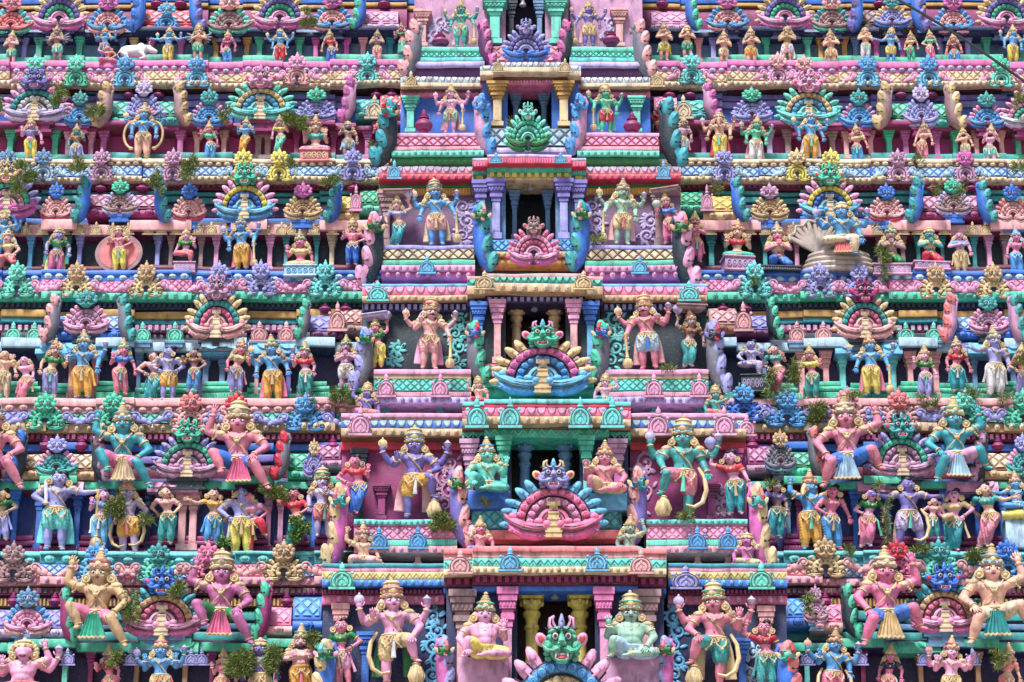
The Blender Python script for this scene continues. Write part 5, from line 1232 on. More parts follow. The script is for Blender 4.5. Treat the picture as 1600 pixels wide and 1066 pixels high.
# --- fans: row, x, base y, width, top y, kind, colours
for r, x, yb, W, yt, k, c in (
 ('A', 17, 55, 64, -5, 'M', 'green coral aqua hotpink'), ('A', 92, 51, 84, -30, 'L', 'magenta pink green violet gold mauve'), ('A', 168, 55, 64, -6, 'M', 'salmon salmon azure magenta'), ('A', 260, 47, 45, 6, 'S', 'azure sky'),
 ('A', 358, 55, 68, -6, 'M', 'green taupe mint salmon'), ('A', 437, 49, 84, -30, 'L', 'magenta pink green violet gold mauve'), ('A', 519, 51, 66, -8, 'M', 'salmon salmon azure magenta'),
 ('A', 1137, 51, 66, -8, 'M', 'salmon salmon azure magenta'), ('A', 1227, 48, 84, -30, 'L', 'magenta pink green violet gold mauve'), ('A', 1300, 51, 62, -7, 'M', 'green taupe jade salmon'), ('A', 1394, 46, 56, -7, 'M', 'blue lilac gold jade'),
 ('A', 1490, 54, 64, -6, 'M', 'salmon salmon azure magenta'), ('A', 1573, 50, 86, -30, 'L', 'magenta pink green violet gold mauve'),
 ('B', 54, 193, 100, 113, 'L', 'lavender white white jade pink violet'), ('B', 124, 199, 52, 145, 'M', 'blue azure mauve jade'), ('B', 224, 190, 56, 128, 'M', 'lilac lilac lilac lavender'), ('B', 326, 200, 58, 142, 'M', 'blue azure mauve jade'),
 ('B', 407, 191, 102, 110, 'L', 'aqua aqua sky gold mint pink'), ('B', 494, 192, 64, 140, 'M', 'lilac lilac lilac green'), ('B', 1175, 193, 64, 140, 'M', 'lilac lilac lilac green'),
 ('B', 1264, 198, 96, 117, 'L', 'aqua aqua sky gold mint pink'), ('B', 1343, 202, 58, 143, 'M', 'blue azure mauve jade'), ('B', 1440, 200, 54, 135, 'M', 'lilac lilac lilac lavender'), ('B', 1543, 203, 60, 147, 'M', 'blue azure pink jade'), ('B', 1610, 203, 92, 136, 'L', 'lavender white mint pink pink pink'),
 ('C', 10, 343, 95, 255, 'L', 'magenta pink pink green lilac gold'), ('C', 87, 347, 50, 288, 'M', 'red salmon salmon blue'), ('C', 187, 337, 58, 283, 'M', 'lavender taupe lavender green'), ('C', 295, 347, 54, 289, 'M', 'red salmon salmon blue'),
 ('C', 382, 346, 92, 259, 'L', 'azure sky blue yellow pink green'), ('C', 473, 346, 60, 288, 'M', 'gold tan gold magenta'), ('C', 1203, 347, 60, 290, 'M', 'gold tan gold mauve'),
 ('C', 1297, 346, 93, 260, 'L', 'azure sky blue yellow pink green'), ('C', 1386, 348, 57, 290, 'M', 'red salmon salmon blue'), ('C', 1490, 338, 57, 281, 'M', 'lavender taupe lavender green'), ('C', 1583, 352, 58, 290, 'M', 'red salmon coral blue'),
 ('D', 134, 524, 72, 455, 'M', 'mauve mauve pink jade'), ('D', 338, 532, 93, 434, 'L', 'salmon salmon rose jade gold mauve'), ('D', 1352, 532, 93, 440, 'L', 'salmon salmon rose jade gold plum'), ('D', 1545, 524, 62, 463, 'M', 'mauve mauve pink jade'),
 ('E', 88, 747, 66, 683, 'M', 'mint jade pink lilac'), ('E', 293, 749, 106, 659, 'L', 'mauve mauve mauve green lilac green'), ('E', 490, 748, 34, 688, 'M', 'lilac lilac violet gold'), ('E', 1220, 739, 50, 674, 'M', 'steel ash ash tan'),
 ('E', 1410, 747, 104, 650, 'L', 'mauve mauve mauve green lilac jade'), ('E', 1600, 745, 54, 680, 'M', 'mint jade pink lilac'),
 ('F', 42, 994, 76, 920, 'M', 'salmon pink azure steel'), ('F', 253, 997, 124, 890, 'L', 'magenta_pink pink rose tan teal blue'), ('F', 1275, 975, 40, 916, 'M', 'mauve mauve taupe mauve'), ('F', 1477, 991, 114, 884, 'L', 'magenta_pink pink rose tan teal blue')):
    fan(x, yb, W, yt, k, c.split(), FY(r), centre='hole' if k == 'L' and r == 'A' else None, plinth=dict(A='navy', B='plum', C='blue', D='slate', E='slate', F='steel')[r])
# fans standing before the doorways
for r, x, yb, W, yt, c, ce in (('A', 822, 98, 72, 30, 'blue lilac lilac violet lilac lilac', 'hole'), ('B', 825, 238, 68, 160, 'forest mint mint green mint mint', 'hole'), ('C', 834, 416, 78, 338, 'magenta pink rose pink rose taupe', 'hole'),
   ('D', 848, 620, 148, 500, 'azure sky azure magenta_pink gold green', 'gold:pink:sky'), ('E', 865, 845, 150, 716, 'magenta_pink rose pink rose sky lilac', 'gold:gold:sky'), ('F', 878, 1166, 186, 955, 'mint sky gold azure pink demon', 'gold:pink:lilac')):
    fan(x, yb, W, yt, 'L', c.split(), YC[r]-.62, centre=ce, ms=.86)
# --- small ornaments on the cornices
def row_small(r, yb, yt, W, kind, items, Y=None, side_c=None):
    for t in items.split(','):
        a = t.split(); fan(float(a[0]), yb+(float(a[3]) if len(a) > 3 else 0), W*(1.1 if kind == 'SP' else 1.05), yt+(float(a[3]) if len(a) > 3 else 0), kind, [a[1], a[2]]+([side_c] if side_c else []), KY(r) if Y is None else Y)
row_small('A', 137, 89, 42, 'S', '54 mint mint,118 green mint,195 sky azure,307 sky azure 1,464 salmon pink -3,574 aqua aqua -4,1081 aqua aqua -4,1216 pink salmon -4,1257 pink salmon,1356 sky azure,1452 sky azure,1565 mint green 1', side_c='pink')
row_small('B', 285, 235, 42, 'S', '10 powder steel,67 powder steel,158 mauve mauve,270 mauve mauve,380 yellow yellow,436 yellow yellow,551 lilac lilac -1,1132 lilac lilac,1246 yellow gold,1299 yellow yellow,1404 mauve mauve 1,1509 mauve magenta 1', side_c='powder')
row_small('C', 466, 409, 50, 'SP', '26 mint mint,119 gold tan,228 gold tan,342 lilac lilac,407 lilac lilac -2,508 aqua aqua -1,1180 aqua aqua -1,1282 lilac lilac 1,1343 lilac lilac 1,1463 gold tan 2,1553 gold tan 2', side_c='pink')
row_small('D', 674, 613, 60, 'SP', '70 green green,177 green green,297 salmon coral -2,368 salmon red,477 azure azure 2,1162 blue azure -14,1230 azure azure -5,1325 salmon hotpink -8,1405 salmon coral -5,1510 green mint -5,1600 green green -5', side_c='lilac')
row_small('E', 912, 846, 62, 'SP', '20 taupe taupe,150 sky azure,247 mint jade,325 hotpink rose,443 gold tan -2,1290 gold tan -8,1402 rose red -5,1468 mint jade -5,1575 azure blue -5', side_c='salmon')
for r, xs, c, yt, yb in (('D', (20, 53, 222, 273, 1416, 1460), 'mint', 504, 534), ('D', (405, 447, 1246, 1287), 'salmon', 503, 534)):
    for x in xs: fan(x, yb, 29, yt, 'K', [c, 'steel'], YT[r]+.22)
for r, xs, c, yt, yb in (('F', (105, 315, 205, 298, 1262, 1345, 1445, 1520), 'lilac', 1013, 1040),):
    for x in xs: fan(x, yb, 24, yt, 'K', [c], YT[r]+.12)
for xs in ((18, 40, 66, 100, 122, 150, 176, 200, 232, 252, 275, 310, 330, 352, 412, 440, 455, 490, 520, 556), (1110, 1140, 1172, 1196, 1240, 1372, 1412, 1434, 1476, 1520, 1540, 1572)):
    for x in xs: fan(x, 367, 19, 347, 'K', ['gold'], YT['C']+.20)
# little plaques on the centre bay
for xs, c, W, yt, yb, Y in (((616, 1037), 'sky', 22, 251, 280, YB['C']-.30), ((667, 1000), 'sky', 27, 400, 428, YB['C']-.60), ((590, 1077), 'aqua', 34, 440, 471, YB['D']-.31), ((757, 912), 'gold', 32, 424, 453, YC['D']-.42),
   ((603, 688, 1022, 1093), 'pink', 30, 584, 621, YB['D']-.61), ((563, 1029, 1132), 'pink', 36, 637, 681, YB['E']-.31), ((745, 797, 907, 957), 'aqua', 36, 622, 669, YC['E']-.42), ((592, 653, 1090, 1138), 'azure', 31, 823, 858, YB['E']-.61),
   ((534, 1190), 'mint', 40, 880, 921, YB['F']-.31), ((1072,), 'lilac', 48, 884, 921, YB['F']-.31), ((719, 1002), 'salmon', 38, 859, 897, YC['F']-.42), ((797, 933), 'sky', 36, 855, 893, YC['F']-.42),
   ((642, 1028), 'gold', 22, 112, 136, YB['B']-.30), ((778, 883), 'gold', 18, 92, 113, YC['B']-.42), ((775, 876), 'sky', 20, 239, 255, YC['C']-.42), ((555, 1167), 'pink', 30, 647, 682, YB['E']-.2), ((1068, 585), 'cream', 30, 150, 186, YT['B']+.1), ((1105, 556), 'pink', 20, 290, 330, YT['C']+.16), ((1162, 527), 'salmon', 30, 473, 518, YT['D']+.16)):
    for x in xs: fan(x, yb, W, yt, 'K', [c], Y)
# --- barrel roofs with curved gable ends
for r, x0, x1, yt, yb, col, lat, ev in (('A', 222, 302, 10, 50, 'red', 'salmon', 'red'), ('A', 568, 622, 12, 47, 'mauve', 'pink', 'mauve'), ('A', 1018, 1078, 12, 47, 'mauve', 'pink', 'mauve'), ('A', 1345, 1432, 10, 50, 'umber', 'taupe', 'umber'),
   ('B', 168, 278, 152, 195, 'forest', 'aqua', 'jade'), ('B', 556, 592, 150, 185, 'teal', 'aqua', 'jade'), ('B', 594, 628, 143, 180, 'red', 'salmon', 'pink'), ('B', 1022, 1058, 145, 184, 'rose', 'pink', 'salmon'), ('B', 1060, 1106, 152, 187, 'teal', 'mint', 'jade'), ('B', 1392, 1482, 155, 198, 'forest', 'mint', 'jade'),
   ('C', 135, 245, 298, 338, 'maroon', 'pink', 'plum'), ('C', 528, 560, 300, 344, 'ochre', 'yellow', 'gold'), ('C', 562, 592, 292, 332, 'forest', 'green', 'green'), ('C', 1062, 1098, 295, 330, 'forest', 'green', 'green'), ('C', 1100, 1150, 300, 342, 'ochre', 'yellow', 'gold'), ('C', 1440, 1535, 300, 342, 'maroon', 'pink', 'plum'),
   ('D', 90, 190, 488, 530, 'blue', 'powder', 'blue'), ('D', 485, 535, 487, 530, 'violet', 'lilac', 'purple'), ('D', 530, 566, 478, 520, 'brown', 'salmon', 'taupe'), ('D', 1108, 1150, 475, 520, 'taupe', 'salmon', 'brown'), ('D', 1150, 1200, 487, 525, 'violet', 'lilac', 'purple'), ('D', 1495, 1585, 490, 528, 'blue', 'powder', 'blue'),
   ('E', 36, 146, 704, 748, 'brown', 'cream', 'tan'), ('E', 450, 492, 704, 748, 'forest', 'mint', 'green'), ('E', 494, 532, 690, 730, 'plum', 'mauve', 'mauve'), ('E', 1168, 1206, 692, 738, 'plum', 'mauve', 'mauve'), ('E', 1208, 1268, 702, 742, 'forest', 'mint', 'green'), ('E', 1540, 1640, 702, 748, 'brown', 'cream', 'tan'),
   ('F', -20, 98, 948, 995, 'violet', 'lilac', 'lavender'), ('F', 416, 455, 945, 990, 'rose', 'pink', 'salmon'), ('F', 458, 502, 928, 985, 'blue', 'sky', 'blue'), ('F', 1228, 1266, 930, 980, 'blue', 'sky', 'blue'), ('F', 1268, 1316, 940, 985, 'rose', 'pink', 'salmon')):
    roof(x0, x1, yt, yb, YT[r]+.24, col, lat, ev)
for r, x, yt, yb, W, sd, c in (('A', 217, -8, 50, 26, -1, 'blue blue'), ('A', 304, -8, 50, 26, 1, 'blue violet'), ('A', 563, -6, 46, 24, -1, 'blue green'), ('A', 1080, -6, 48, 24, 1, 'blue green'), ('A', 1341, -8, 50, 24, -1, 'blue violet'), ('A', 1434, -8, 50, 24, 1, 'blue violet'),
   ('B', 164, 137, 199, 30, -1, 'taupe tan'), ('B', 281, 137, 197, 28, 1, 'taupe tan'), ('B', 546, 128, 192, 26, -1, 'mauve magenta'), ('B', 1109, 136, 188, 26, 1, 'mauve magenta'), ('B', 1384, 137, 202, 30, -1, 'taupe gold'), ('B', 1489, 138, 202, 30, 1, 'taupe gold'),
   ('C', 130, 284, 348, 26, -1, 'blue jade'), ('C', 249, 284, 348, 26, 1, 'blue jade'), ('C', 524, 290, 348, 26, -1, 'blue jade'), ('C', 1153, 285, 346, 26, 1, 'blue jade'), ('C', 1434, 285, 348, 28, -1, 'blue jade'), ('C', 1538, 290, 348, 28, 1, 'blue jade'),
   ('D', 82, 468, 534, 28, -1, 'ash salmon'), ('D', 193, 468, 534, 28, 1, 'ash jade'), ('D', 476, 474, 530, 22, -1, 'ash green'), ('D', 1207, 472, 530, 24, 1, 'slate green'), ('D', 1487, 466, 534, 28, -1, 'mauve coral'), ('D', 1588, 468, 536, 28, 1, 'mauve jade'),
   ('E', 30, 680, 754, 28, -1, 'slate blue'), ('E', 152, 686, 752, 28, 1, 'slate mauve'), ('E', 442, 682, 750, 28, -1, 'ash red'), ('E', 1274, 674, 742, 28, 1, 'ash coral'), ('E', 1535, 680, 752, 28, -1, 'slate mauve'),
   ('F', 103, 924, 1003, 30, 1, 'plum green'), ('F', 412, 918, 1000, 30, -1, 'plum green'), ('F', 1327, 920, 996, 30, 1, 'slate green')):
    bracket(x, yt, yb, W*1.25, sd, c.split(), YT[r]+.14)
for r, x, yt, yb, W, sd, c, be in (
   ('A', 646, 42, 120, 32, -1, 'ash salmon', None), ('A', 757, 40, 104, 26, 1, 'purple magenta_pink', None), ('A', 884, 40, 102, 26, -1, 'slate magenta_pink', None), ('A', 1002, 42, 120, 32, 1, 'ash salmon', None),
   ('B', 606, 168, 260, 38, -1, 'slate teal', 'jade red ochre'), ('B', 752, 158, 242, 30, 1, 'mauve azure', 'azure blue blue'), ('B', 906, 158, 242, 30, -1, 'mauve azure', 'azure blue blue'), ('B', 1046, 166, 262, 38, 1, 'slate teal', None),
   ('C', 584, 345, 448, 38, -1, 'slate pink', 'forest coral tan'), ('C', 752, 328, 424, 34, 1, 'blue jade', 'forest salmon tan'), ('C', 909, 326, 424, 34, -1, 'blue jade', 'forest salmon tan'), ('C', 1066, 345, 450, 38, 1, 'slate pink', 'forest coral tan'),
   ('D', 570, 522, 606, 32, -1, 'ash lilac', 'forest azure orange'), ('D', 742, 512, 600, 34, 1, 'ash green', 'blue red tan'), ('D', 940, 512, 600, 34, -1, 'ash green', 'blue red tan'), ('D', 1118, 512, 616, 34, 1, 'ash lilac', 'slate red violet'),
   ('E', 529, 768, 886, 36, -1, 'magenta gold', 'jade coral gold'), ('E', 716, 742, 856, 36, 1, 'violet salmon', 'forest coral gold'), ('E', 998, 742, 856, 36, -1, 'violet salmon', 'teal coral gold'), ('E', 1186, 768, 892, 36, 1, 'magenta gold', 'jade coral gold'),
   ('F', 508, 1010, 1110, 42, -1, 'blue gold', 'forest aqua pink'), ('F', 694, 1004, 1100, 34, 1, 'magenta lilac', 'forest coral gold'), ('F', 1040, 1004, 1100, 34, -1, 'magenta lilac', 'forest coral gold'), ('F', 1232, 1012, 1110, 42, 1, 'blue coral', 'green red gold')):
    bracket(x, yt, yb, W*1.3, sd, c.split(), YB[r]-.46, be.split() if be else None)
# --- roof finials and urns
for r, xs, yb, yt, c in (('B', (202, 247, 588, 612, 1046, 1078, 1408, 1456), 155, 139, 'plum'), ('C', (157, 222, 552, 1112, 1458, 1518), 300, 285, 'plum'), ('D', (508, 540, 1130, 1165), 489, 473, 'plum'), ('E', (71, 127, 520, 1176, 1560), 706, 680, 'plum'), ('F', (20, 85, 448, 1290), 948, 925, 'plum'), ('A', (245, 282, 600, 1035, 1375), 12, -4, 'plum')):
    for x in xs: urn(x, yb, yt, 20, YT[r]+.42, c)
for r, x, yb, yt in (('A', 688, 75, 48), ('A', 955, 72, 46), ('B', 662, 209, 170), ('B', 988, 209, 174)): urn(x, yb, yt, 28, YB[r]-.34, 'plum', 'urn')
# --- lamps in the doorways
for r, x, y0, y1 in (('A', 817, -6, 8), ('C', 829, 282, 296), ('D', 835, 474, 484), ('E', 850, 684, 690), ('F', 867, 922, 934)): bulb(x, y0, y1, YC[r]+.1)

# --- statues: row, x, crown y, foot y, sex, skin, blouse, lower colour, lower type, arms, legs, extras
for a in (
 ('A', 17, 51, 102, 'm', 'salmon', 0, 'green', 'S', 'nn'), ('A', 90, 42, 97, 'm', 'taupe', 0, 'mint', 'S', 'nn', 's', 'wings:ash'),
 ('A', 262, 44, 98, 'm', 'azure', 0, 'yellow', 'P', 'oo', 's', '4'), ('A', 309, 40, 95, 'm', 'peach', 0, 'green', 'S', 'nn', 's', 'wings:ash'), ('A', 357, 50, 102, 'f', 'rose', 'plum', 'azure', 'P', 'dd'),
 ('A', 437, 44, 97, 'm', 'azure', 0, 'red', 'P', 'dd', 's', '4'), ('A', 516, 49, 101, 'f', 'peach', 'red', 'blue', 'P', 'dd'), ('A', 589, 49, 96, 'm', 'taupe', 0, 'salmon', 'P', 'nn', 's', 'beard'), ('A', 628, 38, 86, 'f', 'rose', 'forest', 'green', 'K', 'ad'),
 ('A', 1037, 38, 95, 'm', 'peach', 0, 'yellow', 'S', 'nn'), ('A', 1074, 38, 92, 'm', 'peach', 0, 'green', 'S', 'nn', 's', 'turn:35'), ('A', 1131, 50, 101, 'm', 'peach', 0, 'cream', 'S', 'nn'), ('A', 1175, 45, 101, 'm', 'peach', 0, 'orange', 'S', 'nn', 's', 'turn:30'),
 ('A', 1230, 40, 97, 'm', 'tan', 0, 'white', 'S', 'nn', 's', 'cape:white'), ('A', 1300, 49, 103, 'm', 'peach', 0, 'gold', 'S', 'nn'), ('A', 1352, 42, 92, 'm', 'peach', 0, 'white', 'P', 'nn'), ('A', 1392, 46, 98, 'm', 'azure', 0, 'yellow', 'S', 'od'),
 ('A', 1425, 51, 96, 'f', 'peach', 'gold', 'green', 'P', 'dd'), ('A', 1456, 49, 96, 'f', 'peach', 'green', 'rose', 'P', 'hd'), ('A', 1493, 54, 105, 'm', 'coral', 'maroon', 'azure', 'P', 'dd'), ('A', 1583, 42, 99, 'm', 'azure', 0, 'yellow', 'P', 'dd', 's', '4'),
 ('B', 48, 186, 249, 'm', 'pink', 'violet', 'yellow', 'P', 'ad'), ('B', 119, 197, 254, 'm', 'jade', 'brown', 'lilac', 'P', 'da'), ('B', 222, 166, 250, 'm', 'azure', 0, 'peach', 'P', 'dd', 's', '4 oval flame'), ('B', 327, 193, 253, 'f', 'hotpink', 'green', 'azure', 'P', 'ad'),
 ('B', 382, 186, 240, 'm', 'azure', 0, 'orange', 'P', 'fa', 'd', 'flute'), ('B', 437, 183, 240, 'f', 'pink', 'yellow', 'mint', 'P', 'da'), ('B', 493, 184, 240, 'f', 'peach', 'jade', 'pink', 'P', 'aa', 'c', 'ped:coral pr:cream pw:.2'), ('B', 543, 188, 247, 'm', 'taupe', 0, 'powder', 'S', 'fd', 's', 'beard'), ('B', 597, 184, 240, 'f', 'rose', 'crimson', 'teal', 'K', 'ad'),
 ('B', 1030, 166, 215, 'f', 'red', 'crimson', 'maroon', 'K', 'ad', 's', 'bun'), ('B', 1066, 184, 246, 'm', 'taupe', 'mauve', 'powder', 'S', 'dd'), ('B', 1125, 174, 248, 'm', 'peach', 0, 'yellow', 'P', 'dd', 's', '4 face:elephant cape:red crown:flat'), ('B', 1180, 184, 254, 'm', 'green', 0, 'white', 'P', 'dd', 's', '4 cape:salmon'),
 ('B', 1267, 174, 250, 'm', 'azure', 0, 'orange', 'P', 'dd', 's', '4 cape:white'), ('B', 1343, 196, 257, 'f', 'hotpink', 'gold', 'azure', 'P', 'fd'), ('B', 1443, 192, 252, 'f', 'peach', 'salmon', 'hotpink', 'P', 'dd', 's', 'hair:tan'), ('B', 1510, 200, 250, 'm', 'peach', 0, 'cream', 'S', 'cd', 's', 'beard'), ('B', 1550, 197, 259, 'f', 'pink', 'pink', 'aqua', 'S', 'ff', 's', 'beard'),
 ('C', 5, 334, 400, 'm', 'azure', 0, 'azure', 'S', 'uu', 's', '4'), ('C', 12, 358, 418, 'f', 'salmon', 'gold', 'coral', 'P', 'xx', 'k'), ('C', 85, 354, 430, 'm', 'lilac', 'forest', 'rose', 'P', 'dd', 's', 'cape:yellow'), ('C', 187, 351, 424, 'm', 'hotpink', 0, 'yellow', 'P', 'fh', 's', 'disc'),
 ('C', 290, 357, 414, 'f', 'pink', 'forest', 'coral', 'P', 'da', 'e', 'ped:mauve ph:.24 pw:.19 pr:lavender'), ('C', 378, 340, 423, 'm', 'azure', 0, 'orange', 'P', 'dp', 's', '4 cape:rose mace:R'), ('C', 470, 363, 420, 'f', 'rose', 'gold', 'gold', 'P', 'ad', 'c', 'ped:powder pr:sky ph:.2 pw:.22'), ('C', 550, 345, 416, 'm', 'salmon', 'rose', 'blue', 'P', 'fh'),
 ('C', 1087, 335, 411, 'm', 'hotpink', 0, 'rose', 'P', 'nn', 's', 'must'), ('C', 1152, 347, 406, 'f', 'peach', 'red', 'green', 'P', 'aa', 'c', 'ped:mauve pr:lavender ph:.25 pw:.2'), ('C', 1216, 352, 422, 'm', 'hotpink', 'gold', 'blue', 'P', 'nn', 'k', 'ped:slate ph:.08'), ('C', 1393, 352, 418, 'm', 'taupe', 0, 'forest', 'P', 'nn', 'k', 'ped:mauve pr:lavender ph:.2'),
 ('C', 1453, 352, 414, 'm', 'jade', 'gold', 'red', 'P', 'nn', 'k', 'ped:mauve ph:.16'), ('C', 1502, 357, 428, 'm', 'pink', 'azure', 'gold', 'P', 'cd', 's', 'crown:none'), ('C', 1590, 359, 432, 'f', 'rose', 'rose', 'azure', 'P', 'dd', 's', 'gold:powder'),
 ('D', 3, 540, 622, 'm', 'peach', 0, 'cream', 'P', 'hd', 's', 'crown:none'), ('D', 38, 549, 629, 'f', 'pink', 'pink', 'hotpink', 'P', 'ud', 's', 'crown:none'), ('D', 77, 533, 621, 'f', 'peach', 'forest', 'lilac', 'P', 'da'), ('D', 129, 521, 624, 'm', 'azure', 0, 'orange', 'P', 'ad', 's', '4'), ('D', 189, 533, 618, 'f', 'rose', 'blue', 'hotpink', 'P', 'ad', 's', 'hair:jade'),
 ('D', 238, 542, 628, 'f', 'salmon', 'salmon', 'teal', 'P', 'hu', 'd', 'bun turn:60'), ('D', 262, 534, 627, 'm', 'lilac', 0, 'orange', 'S', 'hh', 's', 'bun turn:-40'), ('D', 300, 538, 614, 'f', 'taupe', 'brown', 'azure', 'P', 'fh', 's', 'bun'), ('D', 368, 531, 616, 'f', 'hotpink', 'gold', 'lilac', 'P', 'da'),
 ('D', 427, 528, 629, 'm', 'azure', 0, 'orange', 'P', 'dd', 's', '4 cape:rose'), ('D', 475, 537, 621, 'f', 'pink', 'red', 'jade', 'P', 'ad'), ('D', 541, 528, 612, 'm', 'mauve', 0, 'white', 'S', 'nn', 's', 'plump'),
 ('D', 1175, 524, 590, 'm', 'lilac', 0, 'lavender', 'P', 'xf', 'e', 'crown:bun ped:slate ph:.34 pw:.17'), ('D', 1216, 531, 616, 'f', 'salmon', 'jade', 'rose', 'P', 'hf', 's', 'bun turn:25'), ('D', 1268, 542, 624, 'f', 'hotpink', 'yellow', 'jade', 'P', 'da'), ('D', 1363, 524, 619, 'm', 'azure', 0, 'yellow', 'P', 'dp', 's', '4 cape:rose mace:R'),
 ('D', 1444, 542, 624, 'f', 'pink', 'forest', 'lilac', 'P', 'ad'), ('D', 1497, 530, 614, 'f', 'hotpink', 'crimson', 'teal', 'P', 'dd', 's', 'turn:-20'), ('D', 1555, 515, 620, 'm', 'lilac', 0, 'white', 'P', 'od'), ('D', 1597, 540, 620, 'f', 'peach', 'crimson', 'lilac', 'P', 'hd'),
 ('E', 3, 756, 846, 'f', 'tan', 'forest', 'lilac', 'P', 'dh', 's', 'bun'), ('E', 85, 722, 861, 'm', 'lilac', 0, 'aqua', 'S', 'ho', 's', 'bun cape:aqua sword mace:R'), ('E', 155, 756, 853, 'f', 'pink', 'blue', 'sky', 'P', 'ad', 's', 'bun'), ('E', 202, 748, 868, 'm', 'lavender', 0, 'orange', 'S', 'bb', 's', 'loop:B'), ('E', 258, 751, 852, 'f', 'peach', 'salmon', 'jade', 'P', 'bh', 's', 'bun turn:50'),
 ('E', 330, 754, 852, 'f', 'peach', 'orange', 'azure', 'P', 'od', 's', 'bun'), ('E', 377, 748, 868, 'm', 'lilac', 0, 'yellow', 'P', 'hh', 's', 'bun turn:40'), ('E', 397, 757, 866, 'f', 'hotpink', 'pink', 'red', 'P', 'uh', 'R', 'bun turn:-50'), ('E', 462, 753, 858, 'f', 'coral', 'red', 'jade', 'P', 'uh', 's', 'bun'), ('E', 504, 734, 840, 'm', 'lavender', 0, 'coral', 'S', 'dn', 's', ''),
 ('E', 1210, 742, 842, 'f', 'taupe', 'violet', 'teal', 'P', 'dd', 's', 'bun'), ('E', 1268, 738, 860, 'm', 'azure', 0, 'orange', 'P', 'uh', 's', 'turn:50'), ('E', 1303, 748, 860, 'f', 'rose', 'hotpink', 'azure', 'P', 'hd', 's', 'bun turn:-25'), ('E', 1360, 754, 857, 'f', 'pink', 'forest', 'rose', 'P', 'hd', 's', 'bun'), ('E', 1423, 734, 860, 'm', 'violet', 0, 'lavender', 'S', 'oo', 'w', 'bun cape:gold loop:R'),
 ('E', 1460, 770, 842, 'f', 'salmon', 'salmon', 'jade', 'P', 'hd', 's', 'bun'), ('E', 1498, 754, 864, 'f', 'pink', 'gold', 'teal', 'P', 'hh', 'd', 'bun drum'), ('E', 1545, 744, 858, 'f', 'peach', 'jade', 'hotpink', 'P', 'bo', 'd', 'bun turn:35'),
 ('F', 35, 988, 1086, 'm', 'pink', 0, 'coral', 'P', 'au', 'c', '4 face:lion crown:flat must plump ped:mauve turn:0'), ('F', 170, 1011, 1100, 'f', 'rose', 'crimson', 'rose', 'P', 'fd'), ('F', 250, 995, 1110, 'm', 'azure', 0, 'gold', 'P', 'aa', 's', '4 cape:rose'), ('F', 350, 1014, 1100, 'f', 'salmon', 'rose', 'coral', 'P', 'ad'), ('F', 405, 992, 1110, 'm', 'violet', 'ash', 'gold', 'P', 'dd'), ('F', 472, 980, 1100, 'm', 'salmon', 0, 'orange', 'P', 'cc', 's', 'plump beard'),
 ('F', 1302, 984, 1110, 'm', 'azure', 0, 'rose', 'P', 'ad', 's', '4 loop:B'), ('F', 1390, 1009, 1100, 'f', 'rose', 'navy', 'rose', 'P', 'dd'), ('F', 1485, 998, 1110, 'm', 'pink', 0, 'gold', 'P', 'aa', 's', '4'), ('F', 1575, 1008, 1100, 'f', 'peach', 'coral', 'coral', 'P', 'fd')):
    S(*a)
# giants sitting on the roofs, bearing the cornices
for r, x, yt, yb, sk, lo, pn, lg, am, ex in (
 ('E', 190, 634, 768, 'teal', 'rose', 'cream', 'g', 'ux', 'cc:gold px:.02'), ('E', 372, 628, 772, 'hotpink', 'blue', 'rose', 'g', 'ux', 'px:.02'), ('E', 1326, 620, 768, 'hotpink', 'blue', 'powder', 'G', 'xu', 'px:-.01'), ('E', 1494, 625, 762, 'teal', 'mauve', 'powder', 'G', 'xu', 'px:-.01'),
 ('F', 150, 862, 1016, 'tan', 'rose', 'green', 'g', 'ux', 'px:.0'), ('F', 343, 862, 1010, 'magskin', 'forest', 'rose', 'g', 'ux', 'px:.0'), ('F', 1385, 858, 1016, 'rose', 'blue', 'gold', 'G', 'xu', 'px:.0'), ('F', 1555, 855, 1012, 'peach', 'cream', 'jade', 'G', 'xu', 'px:.0')):
    S(r, x, yt, yb, 'm', sk, 0, lo, 'S', am, lg, ex+' giant panel:'+pn+' turn:0', Y=YT[r]+.02)
S('E', -12, 630, 770, 'm', 'hotpink', 0, 'plum', 'S', 'ux', 'g', 'giant panel:rose turn:0', Y=YT['E']+.02)
